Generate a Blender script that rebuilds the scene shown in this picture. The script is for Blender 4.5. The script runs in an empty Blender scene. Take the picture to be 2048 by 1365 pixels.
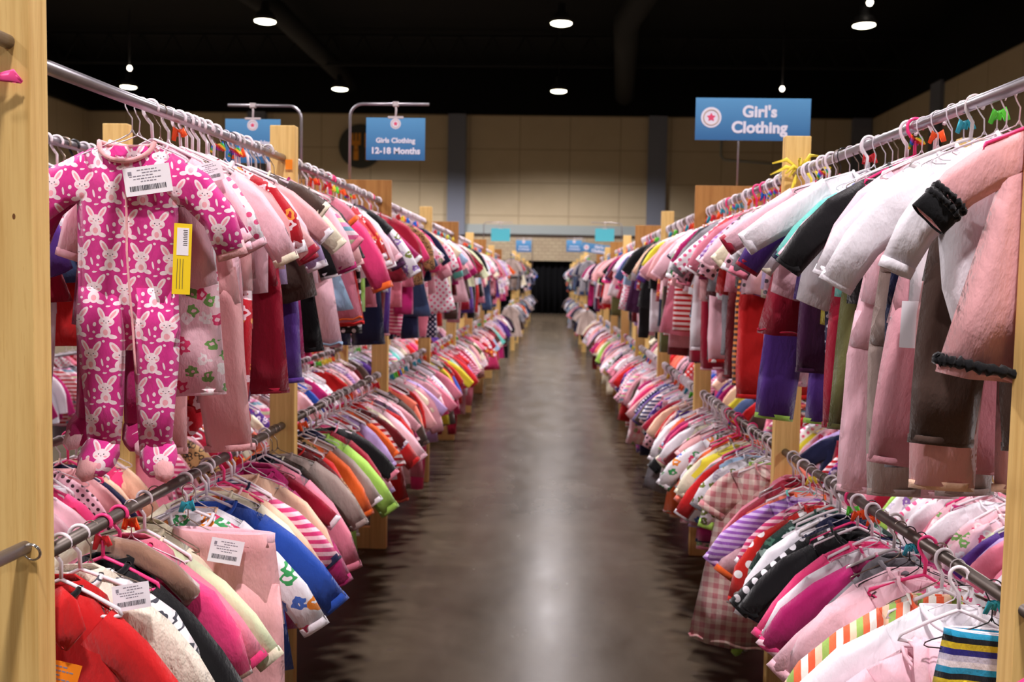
import bpy, bmesh, math, random
from mathutils import Vector, Matrix, noise
R0 = random.Random(7)
C = bpy.context.scene.collection
EYE = 1.5
pi = math.pi

# ------------------------------------------------------------------ colour + materials
def lin(c):
    out = []
    for v in c:
        v = v / 255.0
        out.append(v / 12.92 if v <= 0.04045 else ((v + 0.055) / 1.055) ** 2.4)
    return (out[0], out[1], out[2], 1.0)

class N:
    """tiny node helper"""
    def __init__(s, m):
        m.use_nodes = True
        s.nt = m.node_tree; s.n = s.nt.nodes; s.l = s.nt.links
        s.n.clear()
        s.out = s.n.new('ShaderNodeOutputMaterial')
        s.b = s.n.new('ShaderNodeBsdfPrincipled')
        s.l.new(s.b.outputs[0], s.out.inputs[0])
    def link(s, a, b): s.l.new(a, b)
    def coords(s):
        t = s.n.new('ShaderNodeTexCoord'); return t.outputs['Object']
    def xz(s):
        sep = s.n.new('ShaderNodeSeparateXYZ'); s.link(s.coords(), sep.inputs[0])
        cmb = s.n.new('ShaderNodeCombineXYZ')
        s.link(sep.outputs[0], cmb.inputs[0]); s.link(sep.outputs[2], cmb.inputs[1])
        return cmb.outputs[0]
    def math(s, op, a, b=None, c=None, clamp=False):
        m = s.n.new('ShaderNodeMath'); m.operation = op; m.use_clamp = clamp
        for i, v in enumerate((a, b, c)):
            if v is None: continue
            if isinstance(v, (int, float)): m.inputs[i].default_value = v
            else: s.link(v, m.inputs[i])
        return m.outputs[0]
    def sep(s, v):
        q = s.n.new('ShaderNodeSeparateXYZ'); s.link(v, q.inputs[0]); return q.outputs
    def comb(s, x, y, z=0.0):
        q = s.n.new('ShaderNodeCombineXYZ')
        for i, v in enumerate((x, y, z)):
            if isinstance(v, (int, float)): q.inputs[i].default_value = v
            else: s.link(v, q.inputs[i])
        return q.outputs[0]
    def mix(s, f, a, b):
        m = s.n.new('ShaderNodeMix'); m.data_type = 'RGBA'
        for sock, v in ((m.inputs[0], f), (m.inputs[6], a), (m.inputs[7], b)):
            if isinstance(v, (int, float)): sock.default_value = v
            elif isinstance(v, tuple): sock.default_value = v
            else: s.link(v, sock)
        return m.outputs[2]
    def noise(s, vec, scale, detail=2, rough=.5):
        t = s.n.new('ShaderNodeTexNoise'); t.inputs['Scale'].default_value = scale
        t.inputs['Detail'].default_value = detail; t.inputs['Roughness'].default_value = rough
        if vec is not None: s.link(vec, t.inputs['Vector'])
        return t.outputs
    def mapping(s, vec, loc=(0,0,0), rot=(0,0,0), sc=(1,1,1), typ='POINT'):
        t = s.n.new('ShaderNodeMapping'); t.vector_type = typ
        t.inputs['Location'].default_value = loc; t.inputs['Rotation'].default_value = rot; t.inputs['Scale'].default_value = sc
        s.link(vec, t.inputs[0]); return t.outputs[0]
    def vor(s, vec, scale, rnd=1.0, dim='2D', feat='F1'):
        t = s.n.new('ShaderNodeTexVoronoi'); t.voronoi_dimensions = dim; t.feature = feat
        t.inputs['Scale'].default_value = scale; t.inputs['Randomness'].default_value = rnd
        s.link(vec, t.inputs['Vector']); return t.outputs
    def ramp(s, f, stops, interp='CONSTANT'):
        t = s.n.new('ShaderNodeValToRGB'); t.color_ramp.interpolation = interp
        cr = t.color_ramp
        while len(cr.elements) < len(stops): cr.elements.new(0.5)
        for e, (p, c) in zip(cr.elements, stops): e.position = p; e.color = c
        s.link(f, t.inputs[0]); return t.outputs[0]
    def bump(s, h, strength=.3, dist=.01, nrm=None):
        t = s.n.new('ShaderNodeBump'); t.inputs['Strength'].default_value = strength
        t.inputs['Distance'].default_value = dist
        s.link(h, t.inputs['Height'])
        if nrm is not None: s.link(nrm, t.inputs['Normal'])
        return t.outputs[0]
    def ellipse(s, vec, cx, cy, rx, ry, rot=0):
        m = s.mapping(vec, (cx, cy, 0), (0, 0, rot), (rx, ry, 1), 'TEXTURE')
        L = s.n.new('ShaderNodeVectorMath'); L.operation = 'LENGTH'; s.link(m, L.inputs[0])
        return s.math('LESS_THAN', L.outputs['Value'], 1.0)

MATS = {}
def fabric_finish(k, col, rough=.9, sheen=.25, crease=.35, weave=True):
    if isinstance(col, tuple): k.b.inputs['Base Color'].default_value = col
    else: k.link(col, k.b.inputs['Base Color'])
    k.b.inputs['Roughness'].default_value = rough
    k.b.inputs['Specular IOR Level'].default_value = .2
    k.b.inputs['Sheen Weight'].default_value = sheen
    k.b.inputs['Sheen Roughness'].default_value = .5
    co = k.coords()
    st = k.mapping(co, sc=(1.3, 1.3, .6))
    n1 = k.noise(st, 22, 4, .6)[0]
    b = k.bump(n1, crease * 1.35, .015)
    if weave:
        n2 = k.noise(co, 900, 1)[0]
        b = k.bump(n2, .12, .001, b)
    k.link(b, k.b.inputs['Normal'])

def fab(name, kind='solid', cols=((200,200,200),), scale=1.0, **kw):
    m = bpy.data.materials.new(name.replace(' ', '_') + '_fabric'); k = N(m)
    c = [lin(x) for x in cols]
    if kind == 'solid':
        col = c[0]
    elif kind == 'stripe':          # horizontal bands, any number of colours
        z = k.sep(k.xz())[1]
        f = k.math('FRACT', k.math('MULTIPLY', k.math('ADD', z, 5.0), scale))
        n = len(c); col = k.ramp(f, [(i / n, c[i]) for i in range(n)])
    elif kind == 'vstripe':
        x = k.sep(k.xz())[0]
        f = k.math('FRACT', k.math('MULTIPLY', k.math('ADD', x, 5.0), scale))
        n = len(c); col = k.ramp(f, [(i / n, c[i]) for i in range(n)])
    elif kind == 'dots':
        d = k.vor(k.mapping(k.xz(), rot=(0, 0, .78)), scale, 0.0)[0]
        col = k.mix(k.math('LESS_THAN', d, .27), c[0], c[1])
    elif kind == 'floral':
        v = k.xz(); o = k.vor(v, scale, .9)
        nz = k.noise(v, scale * 4, 0)[0]
        d = k.math('ADD', o[0], k.math('MULTIPLY', k.math('SUBTRACT', nz, .5), .45))
        rc = k.sep(o[1])[0]
        n = len(c) - 1
        pet = k.ramp(rc, [(i / n, c[1 + i]) for i in range(n)])
        a = k.mix(k.math('LESS_THAN', d, .33), c[0], pet)
        col = k.mix(k.math('LESS_THAN', d, .1), a, c[0])
    elif kind == 'plaid':
        s = k.sep(k.xz())
        fx = k.math('GREATER_THAN', k.math('FRACT', k.math('MULTIPLY', k.math('ADD', s[0], 5.0), scale)), .5)
        fz = k.math('GREATER_THAN', k.math('FRACT', k.math('MULTIPLY', k.math('ADD', s[1], 5.0), scale)), .5)
        col = k.mix(k.math('MULTIPLY', k.math('ADD', fx, fz), .5), c[0], c[1])
    elif kind == 'leopard':
        v = k.xz(); o = k.vor(v, scale, 1.0); nz = k.noise(v, scale * 2, 1)[0]
        d = k.math('ADD', o[0], k.math('MULTIPLY', k.math('SUBTRACT', nz, .5), .6))
        a = k.math('MULTIPLY', k.math('GREATER_THAN', d, .22), k.math('LESS_THAN', d, .38))
        col = k.mix(a, c[0], c[1])
    elif kind == 'bunny':
        base, white, blush, dark = c
        col = base
        v = k.xz()
        def tile(colin, off, sc, rot):
            mm = k.mapping(v, off, (0, 0, rot), (sc, sc * .9, 1))
            s = k.sep(mm)
            row = k.math('FLOOR', s[1])
            sx = k.math('ADD', s[0], k.math('MULTIPLY', row, .5))
            fx = k.math('SUBTRACT', k.math('FRACT', sx), .5); fy = k.math('SUBTRACT', k.math('FRACT', s[1]), .5)
            p = k.mapping(k.comb(fx, fy), loc=(0, -.035, 0), sc=(.60, .78, 1))
            parts = [(0, -.02, .155, .12, 0), (-.12, .15, .06, .16, .5), (.12, .15, .06, .16, -.5),
                     (0, -.25, .11, .14, 0), (-.13, -.36, .08, .05, .3), (.13, -.36, .08, .05, -.3),
                     (.24, -.20, .022, .09, .2), (-.235, -.10, .035, .05, 0), (-.24, -.28, .03, .03, 0), (0, .34, .05, .025, .3), (.26, .30, .03, .03, .5)]
            u = None
            for e in parts:
                q = k.ellipse(p, *e); u = q if u is None else k.math('MAXIMUM', u, q)
            o = k.mix(u, colin, white)
            inn = None
            for e in ((-.12, .15, .026, .10, .5), (.12, .15, .026, .10, -.5), (-.085, -.06, .03, .02, 0), (.085, -.06, .03, .02, 0), (0, -.27, .05, .07, 0)):
                q = k.ellipse(p, *e); inn = q if inn is None else k.math('MAXIMUM', inn, q)
            o = k.mix(inn, o, blush)
            ey = None
            for e in ((-.05, -.01, .012, .014, 0), (.05, -.01, .012, .014, 0), (0, -.05, .015, .008, 0)):
                q = k.ellipse(p, *e); ey = q if ey is None else k.math('MAXIMUM', ey, q)
            return k.mix(ey, o, dark)
        col = tile(col, (.3, .1, 0), 15.0, .05)
    fabric_finish(k, col, **kw)
    MATS[name] = m
    return m

SOL = {'pale pink': (246,196,208), 'blush pink': (240,176,178), 'rose pink': (226,128,150), 'hot pink': (232,62,122),
 'magenta': (178,30,104), 'white': (240,234,240), 'cream': (240,230,202), 'red': (200,28,30), 'crimson': (158,18,48),
 'dark red': (100,14,22), 'lavender': (190,164,216), 'purple': (84,48,134), 'plum': (70,26,66), 'brown': (78,58,50),
 'black': (16,15,18), 'navy': (24,28,62), 'denim blue': (62,80,118), 'royal blue': (44,84,182), 'aqua': (112,210,198),
 'lime green': (168,214,92), 'orange': (242,104,40), 'yellow': (232,216,60), 'olive': (98,98,56), 'grey': (132,128,134),
 'coral': (244,124,100), 'peach': (246,200,170), 'light blue': (164,196,226), 'dusty pink': (206,146,156), 'taupe': (168,148,140),
 'pale green': (214,220,180), 'dark green': (26,62,52)}
for n_, c_ in SOL.items(): fab(n_, 'solid', (c_,))
fab('bunny-print magenta', 'bunny', ((214,52,140), (250,226,232), (246,168,180), (90,60,80)), crease=.25)
fab('pink-striped', 'stripe', ((246,200,212), (214,60,120)), 45)
fab('red-striped', 'stripe', ((190,24,34), (240,220,220)), 38)
fab('navy-striped', 'stripe', ((236,232,238), (30,40,100)), 36)
fab('pastel-striped', 'stripe', ((230,110,160), (246,226,232), (120,170,190), (236,150,190), (210,226,180)), 14)
fab('multi-striped', 'stripe', ((44,38,130), (228,196,40), (20,20,28), (40,150,190), (240,226,230), (206,196,214)), 11)
fab('orange-and-green striped', 'vstripe', ((244,238,228), (232,96,60), (240,200,170), (150,180,90), (236,110,70)), 18)
fab('lilac-striped', 'stripe', ((206,176,220), (150,90,180)), 60)
fab('brown-and-orange striped', 'stripe', ((66,40,30), (220,130,50)), 48)
fab('red polka-dot', 'dots', ((204,36,30), (246,240,240)), 26)
fab('black polka-dot', 'dots', ((18,16,20), (236,230,236)), 30)
fab('pink polka-dot', 'dots', ((246,190,206), (60,30,40)), 40)
fab('white pink-dotted', 'dots', ((244,238,242), (232,90,140)), 38)
fab('navy polka-dot', 'dots', ((26,30,70), (230,226,240)), 46)
fab('white floral', 'floral', ((240,236,242), (150,110,190), (120,130,60), (200,190,210)), 24)
fab('pink floral', 'floral', ((246,200,210), (222,60,110), (250,240,240), (120,170,90)), 26)
fab('red floral', 'floral', ((186,24,40), (246,226,232), (236,150,60), (240,200,210)), 20)
fab('green floral', 'floral', ((24,58,50), (160,190,180), (70,120,100)), 26)
fab('purple floral', 'floral', ((90,56,140), (236,220,240), (220,90,160)), 26)
fab('white rainbow-dotted', 'floral', ((242,238,244), (232,70,120), (60,160,90), (240,140,40), (70,110,200)), 22)
fab('pink plaid', 'plaid', ((238,216,204), (206,128,134)), 34)
fab('blue star-print', 'floral', ((206,212,236), (70,80,150)), 42)
fab('leopard-print', 'leopard', ((170,130,84), (40,28,22)), 46)
fab('white script-print', 'leopard', ((240,232,234), (70,70,80)), 26)
fab('brown fur', 'solid', ((150,112,92),), rough=1, sheen=.6)
fab('ivory knit', 'solid', ((236,224,206),), crease=.8)

def simple(name, col, rough=.5, metal=0.0, spec=.5, emit=None, es=0.0, noise_amt=.0, nscale=8, bump=0.0, trans=0.0, alpha=None):
    m = bpy.data.materials.new(name); k = N(m)
    c = lin(col)
    if noise_amt:
        n = k.noise(k.coords(), nscale, 4)[0]
        dk = tuple(v * (1 - noise_amt) for v in c[:3]) + (1,)
        k.link(k.mix(n, dk, c), k.b.inputs['Base Color'])
        if bump: k.link(k.bump(n, bump, .005), k.b.inputs['Normal'])
    else: k.b.inputs['Base Color'].default_value = c
    k.b.inputs['Roughness'].default_value = rough; k.b.inputs['Metallic'].default_value = metal
    k.b.inputs['Specular IOR Level'].default_value = spec
    if trans: k.b.inputs['Transmission Weight'].default_value = trans
    if emit: k.b.inputs['Emission Color'].default_value = lin(emit); k.b.inputs['Emission Strength'].default_value = es
    MATS[name] = m; return m
simple('galvanised', (172,166,172), .34, .85, noise_amt=.35, nscale=30)
simple('dull_steel', (118,108,102), .42, .8, noise_amt=.4, nscale=30)
simple('chrome', (200,196,190), .2, 1.0)
simple('white_plastic', (238,226,232), .35)
simple('white_wire', (224,212,220), .35)
simple('pink_plastic', (246,60,130), .35)
simple('rose_plastic', (244,150,170), .35)
simple('black_wire', (24,22,26), .35)
simple('grey_wire', (150,134,120), .3, .7)
simple('clear_plastic', (206,196,196), .15)
simple('tag_paper', (246,240,246), .7)
simple('yellow_card', (250,214,20), .6)
simple('orange_card', (250,140,20), .6)
simple('ink', (50,46,56), .7)  # dark strip painting in the brown shadow line below the band
simple('faint_ink', (140,134,146), .7)
simple('orange_ribbon', (250,88,20), .45)
simple('green_ribbon', (90,220,60), .45)
simple('blue_ribbon', (30,110,220), .4)
simple('red_ribbon', (214,30,40), .45)
simple('yellow_ribbon', (250,226,70), .5)
simple('pink_ribbon', (255,80,150), .45)
simple('teal_ribbon', (40,160,180), .45)
simple('zip_metal', (190,180,170), .3, .9)
simple('black_paint', (6,6,7), .85, spec=.15)
simple('dark_truss', (16,16,17), .8, spec=.2)
simple('duct', (11,11,11), .75, spec=.2)
simple('pillar_paint', (112,116,128), .8)
simple('band_paint', (152,160,158), .8)
simple('shadow_brown', (70,56,46), .9)  # shade colour for the line under the far-wall band
simple('curtain_black', (10,10,12), .95, spec=.1)
simple('lamp_housing', (44,44,46), .5, .3)
simple('lamp_glass', (255,250,225), .4, emit=(255,246,214), es=14)
simple('bulb_glass', (255,250,225), .4, emit=(255,240,220), es=9)
simple('sign_white', (226,224,236), .5)
simple('sign_mid', (206,186,176), .5)
simple('sign_pink', (222,70,110), .5)
simple('cyan_sign', (90,206,224), .5)
simple('disc_grey', (52,54,48), .6)
simple('icon_orange', (228,150,40), .6)

def rainbow():
    m = bpy.data.materials.new('rainbow_tape'); k = N(m)
    s = k.sep(k.coords())
    f = k.math('FRACT', k.math('MULTIPLY', k.math('ADD', k.math('ADD', s[2], k.math('MULTIPLY', s[0], .8)), 5.0), 26))
    k.link(k.ramp(f, [(0, lin((230,60,40))), (.2, lin((250,200,40))), (.4, lin((60,180,80))), (.6, lin((40,110,220))), (.8, lin((170,50,160)))]), k.b.inputs['Base Color'])
    k.b.inputs['Roughness'].default_value = .4; MATS['rainbow_tape'] = m
rainbow()

def wood(name, base, dark, grain=1.0):
    m = bpy.data.materials.new(name); k = N(m)
    co = k.coords()
    st = k.mapping(co, sc=(14, 14, .55))
    n = k.noise(st, 3.2 * grain, 5, .6)[0]
    d = k.noise(k.mapping(co, sc=(3, 3, .5)), 3, 2)[0]
    r = k.ramp(n, [(.25, lin(dark)), (.62, lin(base))], 'EASE')
    r2 = k.mix(k.math('MULTIPLY', d, .35), r, lin(dark))
    kn = k.vor(k.mapping(co, sc=(9, 9, 5)), 1.0, 1.0, '3D')[0]
    r3 = k.mix(k.math('LESS_THAN', kn, .10), r2, lin((116,74,38)))
    fine = k.noise(k.mapping(co, sc=(90, 90, 4)), 3, 2)[0]
    r4 = k.mix(k.math('MULTIPLY', k.math('LESS_THAN', fine, .36), .35), r3, lin(dark))
    k.link(r4, k.b.inputs['Base Color']); k.b.inputs['Roughness'].default_value = .62
    k.b.inputs['Specular IOR Level'].default_value = .25
    k.link(k.bump(fine, .25, .002), k.b.inputs['Normal'])
    MATS[name] = m
wood('pine', (236,200,128), (206,162,92))
wood('plywood', (178,128,70), (146,98,48), .6)

def sign_mat():
    m = bpy.data.materials.new('blue_sign_print'); k = N(m)
    s = k.sep(k.coords())
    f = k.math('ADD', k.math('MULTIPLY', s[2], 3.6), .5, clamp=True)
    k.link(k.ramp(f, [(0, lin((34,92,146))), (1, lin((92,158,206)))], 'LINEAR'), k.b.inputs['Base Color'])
    k.b.inputs['Roughness'].default_value = .45; MATS['blue_sign'] = m
sign_mat()

def floor_mat():
    m = bpy.data.materials.new('polished_concrete'); k = N(m)
    co = k.coords()
    n1 = k.noise(co, .7, 5, .6)[0]; n2 = k.noise(k.mapping(co, sc=(1.2, .5, 1)), 3.5, 5, .65)[0]
    n3 = k.noise(co, 60, 3)[0]
    a = k.ramp(k.math('ADD', k.math('MULTIPLY', n1, .6), k.math('MULTIPLY', n2, .4)), [(.3, lin((56,48,39))), (.7, lin((84,73,59)))], 'LINEAR')
    a = k.mix(k.math('MULTIPLY', n3, .18), a, lin((76,66,58)))
    s = k.sep(co)
    # sawn joints across the aisle every 6 m, and long ones along it
    jy = k.math('LESS_THAN', k.math('ABSOLUTE', k.math('SUBTRACT', k.math('FRACT', k.math('DIVIDE', k.math('ADD', s[1], 4.2), 9.0)), .5)), .0012)
    jx = k.math('LESS_THAN', k.math('ABSOLUTE', k.math('SUBTRACT', k.math('FRACT', k.math('DIVIDE', k.math('ADD', s[0], 44.0), 9.0)), .5)), .001)
    a = k.mix(k.math('MULTIPLY', k.math('MAXIMUM', jy, jx), .6), a, lin((52,44,38)))
    sl = k.math('FLOOR', k.math('DIVIDE', k.math('ADD', s[1], 8.7), 9.0))
    wn = k.n.new('ShaderNodeTexWhiteNoise'); wn.noise_dimensions = '1D'; k.link(sl, wn.inputs['W'])
    a = k.mix(k.math('MULTIPLY', wn.outputs[0], .22), a, lin((98,86,68)))
    sp = k.vor(co, 3.1, 1.0)[0]
    a = k.mix(k.math('MULTIPLY', k.math('LESS_THAN', sp, .05), .5), a, lin((70,60,54)))
    k.link(a, k.b.inputs['Base Color'])
    rr = k.math('ADD', k.math('MULTIPLY', n2, .2), .14)
    k.link(rr, k.b.inputs['Roughness']); k.b.inputs['Specular IOR Level'].default_value = .05
    k.link(k.bump(k.noise(co, 9, 3)[0], .05, .01), k.b.inputs['Normal'])
    MATS['concrete'] = m
floor_mat()

def wall_mat():
    m = bpy.data.materials.new('tan_wall_panels'); k = N(m)
    co = k.coords(); s = k.sep(co)
    hx = k.math('ADD', s[0], s[1])
    fx = k.math('ABSOLUTE', k.math('SUBTRACT', k.math('FRACT', k.math('DIVIDE', k.math('ADD', hx, 100.17 + 0.0), 2.25)), .5))
    fz = k.math('ABSOLUTE', k.math('SUBTRACT', k.math('FRACT', k.math('DIVIDE', k.math('ADD', s[2], 9.66), 1.48)), .5))
    n = k.noise(co, 1.5, 4)[0]; fine = k.noise(co, 30, 2)[0]
    a = k.mix(n, lin((184,168,138)), lin((196,180,150)))
    a = k.mix(k.math('MULTIPLY', fine, .2), a, lin((150,128,98)))
    g = k.math('LESS_THAN', k.math('MINIMUM', k.math('MULTIPLY', fx, 2.25), k.math('MULTIPLY', fz, 1.48)), .022)
    a = k.mix(k.math('MULTIPLY', g, .45), a, lin((110,92,70)))
    k.link(a, k.b.inputs['Base Color']); k.b.inputs['Roughness'].default_value = .9
    k.b.inputs['Specular IOR Level'].default_value = .2
    MATS['tan_wall'] = m
    m = bpy.data.materials.new('tan_block_wall'); k = N(m)
    s = k.sep(k.coords())
    v = k.comb(s[0], s[2])
    b = k.n.new('ShaderNodeTexBrick'); k.link(v, b.inputs['Vector'])
    b.inputs['Scale'].default_value = 1.6; b.inputs['Color1'].default_value = lin((176,160,132)); b.inputs['Color2'].default_value = lin((168,150,124))
    b.inputs['Mortar'].default_value = lin((130,116,94)); b.inputs['Mortar Size'].default_value = .015
    k.link(b.outputs[0], k.b.inputs['Base Color']); k.b.inputs['Roughness'].default_value = .9
    MATS['block_wall'] = m
wall_mat()

# ------------------------------------------------------------------ object helpers
def mesh_from(verts, faces, name, smooth=True):
    me = bpy.data.meshes.new(name); me.from_pydata(verts, [], faces)
    if smooth: me.polygons.foreach_set('use_smooth', [True] * len(me.polygons))
    me.update(); return me
def put(name, me, mat=None, parent=None, loc=None, rot=None):
    if isinstance(me, bmesh.types.BMesh):
        b = me; me = bpy.data.meshes.new(name); b.to_mesh(me); b.free()
    o = bpy.data.objects.new(name, me); C.objects.link(o)
    if mat is not None:
        if not len(me.materials): me.materials.append(None)
        for i in range(len(o.material_slots)):
            o.material_slots[i].link = 'OBJECT'; o.material_slots[i].material = MATS[mat]
    if parent is not None: o.parent = parent
    if loc: o.location = loc
    if rot: o.rotation_euler = rot
    return o
def thing(name, label, cat, loc=(0,0,0), rot=(0,0,0), group=None):
    o = bpy.data.objects.new(name, None); C.objects.link(o); o.empty_display_size = .05
    o.location = loc; o.rotation_euler = rot; return tag(o, label, cat, group)
def tag(o, label, cat, group=None, kind=None):
    o['label'] = label; o['category'] = cat
    if group: o['group'] = group
    if kind: o['kind'] = kind
    return o
def struct(o, label=None):
    o['kind'] = 'structure'
    if label: o['label'] = label
    return o
def box(bm, x0, x1, y0, y1, z0, z1, bevel=0.0):
    r = bmesh.ops.create_cube(bm, size=1.0)
    vs = r['verts']
    for v in vs:
        v.co = Vector((x0 + (v.co.x + .5) * (x1 - x0), y0 + (v.co.y + .5) * (y1 - y0), z0 + (v.co.z + .5) * (z1 - z0)))
    if bevel:
        es = list({e for v in vs for e in v.link_edges})
        bmesh.ops.bevel(bm, geom=es, offset=bevel, segments=2, affect='EDGES', profile=.6)
def boxm(*a, **k):
    bm = bmesh.new(); box(bm, *a, **k); return bm
def tube_pts(V, F, pts, r, n=8, cap=True):
    """round tube along a 3D polyline appended to V,F"""
    base = len(V); m = len(pts); pts = [Vector(p) for p in pts]
    up = None
    for i, p in enumerate(pts):
        t = (pts[min(i + 1, m - 1)] - pts[max(i - 1, 0)]).normalized()
        if up is None:
            up = t.orthogonal().normalized()
        else:
            up = (up - t * up.dot(t)).normalized()
        s = t.cross(up)
        rr = r[i] if isinstance(r, (list, tuple)) else r
        for j in range(n):
            a = 2 * pi * j / n
            V.append(tuple(p + up * (rr * math.cos(a)) + s * (rr * math.sin(a))))
    for i in range(m - 1):
        for j in range(n):
            a = base + i * n + j; b = base + i * n + (j + 1) % n
            F.append((a, b, b + n, a + n))
    if cap:
        F.append(tuple(base + j for j in range(n))[::-1]); F.append(tuple(base + (m - 1) * n + j for j in range(n)))
def arc(cx, cz, r, a0, a1, n, y=0.0):
    return [(cx + r * math.cos(a0 + (a1 - a0) * i / n), y, cz + r * math.sin(a0 + (a1 - a0) * i / n)) for i in range(n + 1)]

# ------------------------------------------------------------------ garment geometry (all relative to the rail centre above)
NR = .0135   # rail radius
class G:
    """vertex/face bag; shell() and tube() add cloth surfaces, finish() gives thickness"""
    def __init__(s): s.v = []; s.f = []
    def shell(s, W, top, zbot, T, nu, nv, neck=None, fold=0.0, ph=0.0, hemwave=0.0, front_open=0.0, open_top=False):
        base = len(s.v)
        for side in (-1, 1):                       # -1 is the front (towards -Y)
            for j in range(nv + 1):
                v = (j / nv) ** 1.25
                for i in range(nu + 1):
                    u = -1 + 2 * i / nu
                    u = math.sin(u * pi / 2) * .35 + u * .65
                    zt, tt = top(u * W(0), side)
                    x = u * W(v)
                    zb = zbot + hemwave * math.sin(u * 5 + ph) * .5 + .012 * u * u
                    z = zt + (zb - zt) * v
                    ease = min(1.0, v * 4.5) ** .6
                    sp = max(0.0, 1 - abs(u) ** 3.5) ** .5
                    y = side * (T(v) * sp * ease + tt * (1 - ease))
                    wv = fold * (min(1, v * 1.6)) * sp * (math.sin(u * 7.3 + ph + v * 1.7) + .6 * math.sin(u * 12.1 + ph * 2.3 - v * 2.2))
                    wv += .006 * noise.noise((x * 11 + ph, z * 8 + side * 3, ph)) * sp * min(1, v * 4)
                    s.v.append((x, y + wv, z))
        n1 = (nu + 1) * (nv + 1)
        for q in (0, 1):
            for j in range(nv):
                for i in range(nu):
                    a = base + q * n1 + j * (nu + 1) + i
                    fc = (a, a + nu + 1, a + nu + 2, a + 1)
                    s.f.append(fc if q == 0 else fc[::-1])
    def tube(s, path, hw, th, wdir, n=12, ph=0.0, wr=.004, cap=False, m=None):
        """flattened tube: path of points, half widths, half thicknesses, width directions"""
        base = len(s.v); k = len(path)
        P = [Vector(p) for p in path]
        for i in range(k):
            t = (P[min(i + 1, k - 1)] - P[max(i - 1, 0)]).normalized()
            w = Vector(wdir[i] if isinstance(wdir, list) else wdir); w = (w - t * w.dot(t)).normalized()
            d = t.cross(w)
            for j in range(n):
                a = 2 * pi * j / n
                ca, sa = math.cos(a), math.sin(a)
                x = math.copysign(abs(ca) ** .9, ca) * hw[i]; y = sa * th[i]
                q = P[i] + w * x + d * y
                fr = i / (k - 1)
                nn = noise.noise((q.x * 24 + ph, q.y * 24, q.z * 17 + ph)) * wr * (1 if 0 < i < k - 1 else .5)
                u_ = x / max(hw[i], 1e-5)
                fo = wr * (.9 * math.sin(u_ * 4.1 + ph + fr * 3.1) + .6 * math.sin(u_ * 7.7 - ph + fr * 6.3)) * (1 - u_ * u_ * .6)
                q = q + d * (nn * 1.6 + fo) + w * nn * .8
                s.v.append(tuple(q))
        for i in range(k - 1):
            for j in range(n):
                a = base + i * n + j; b = base + i * n + (j + 1) % n
                s.f.append((a, b, b + n, a + n))
        if cap: s.f.append(tuple(base + (k - 1) * n + j for j in range(n)))
    def finish(s, name, thick=.0022, weld=True):
        bm = bmesh.new()
        vs = [bm.verts.new(p) for p in s.v]
        for f in s.f:
            try: bm.faces.new([vs[i] for i in f])
            except ValueError: pass
        if weld: bmesh.ops.remove_doubles(bm, verts=bm.verts, dist=.0006)
        bmesh.ops.recalc_face_normals(bm, faces=bm.faces)
        if thick:
            bmesh.ops.solidify(bm, geom=list(bm.faces), thickness=thick)
        for f in bm.faces: f.smooth = True
        me = bpy.data.meshes.new(name); bm.to_mesh(me); bm.free()
        return me

def lerp(a, b, t): return a + (b - a) * t

def top_profile(neck, zn, zs, sh, df, db):
    def f(x, side):
        ax = abs(x)
        if ax < neck:
            q = math.sqrt(max(0, 1 - (ax / neck) ** 2))
            return zn - (df if side < 0 else db) * q, .024 * q
        t = (ax - neck) / max(1e-6, sh - neck)
        return zn + (zs - zn) * t, .0
    return f
def sleeve_path(sgn, sh, zs, L, a0, a1, n=9):
    """starts inside the shoulder, bends from a0 to a1 below horizontal"""
    x, z = sh - .035, zs - .035
    pts = [(sgn * x, 0, z)]; st = L / (n - 1); dirs = []
    for i in range(n - 1):
        a = lerp(a0, a1, min(1, i / (n * .45)))
        x += st * math.cos(a); z -= st * math.sin(a)
        pts.append((sgn * x, -.004 * i / n, z))
    return pts
def sleeve_w(path):
    out = []
    for i in range(len(path)):
        a = Vector(path[max(i - 1, 0)]); b = Vector(path[min(i + 1, len(path) - 1)])
        t = (b - a).normalized(); out.append(tuple(Vector((t.z, 0, -t.x))))
    return out

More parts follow.
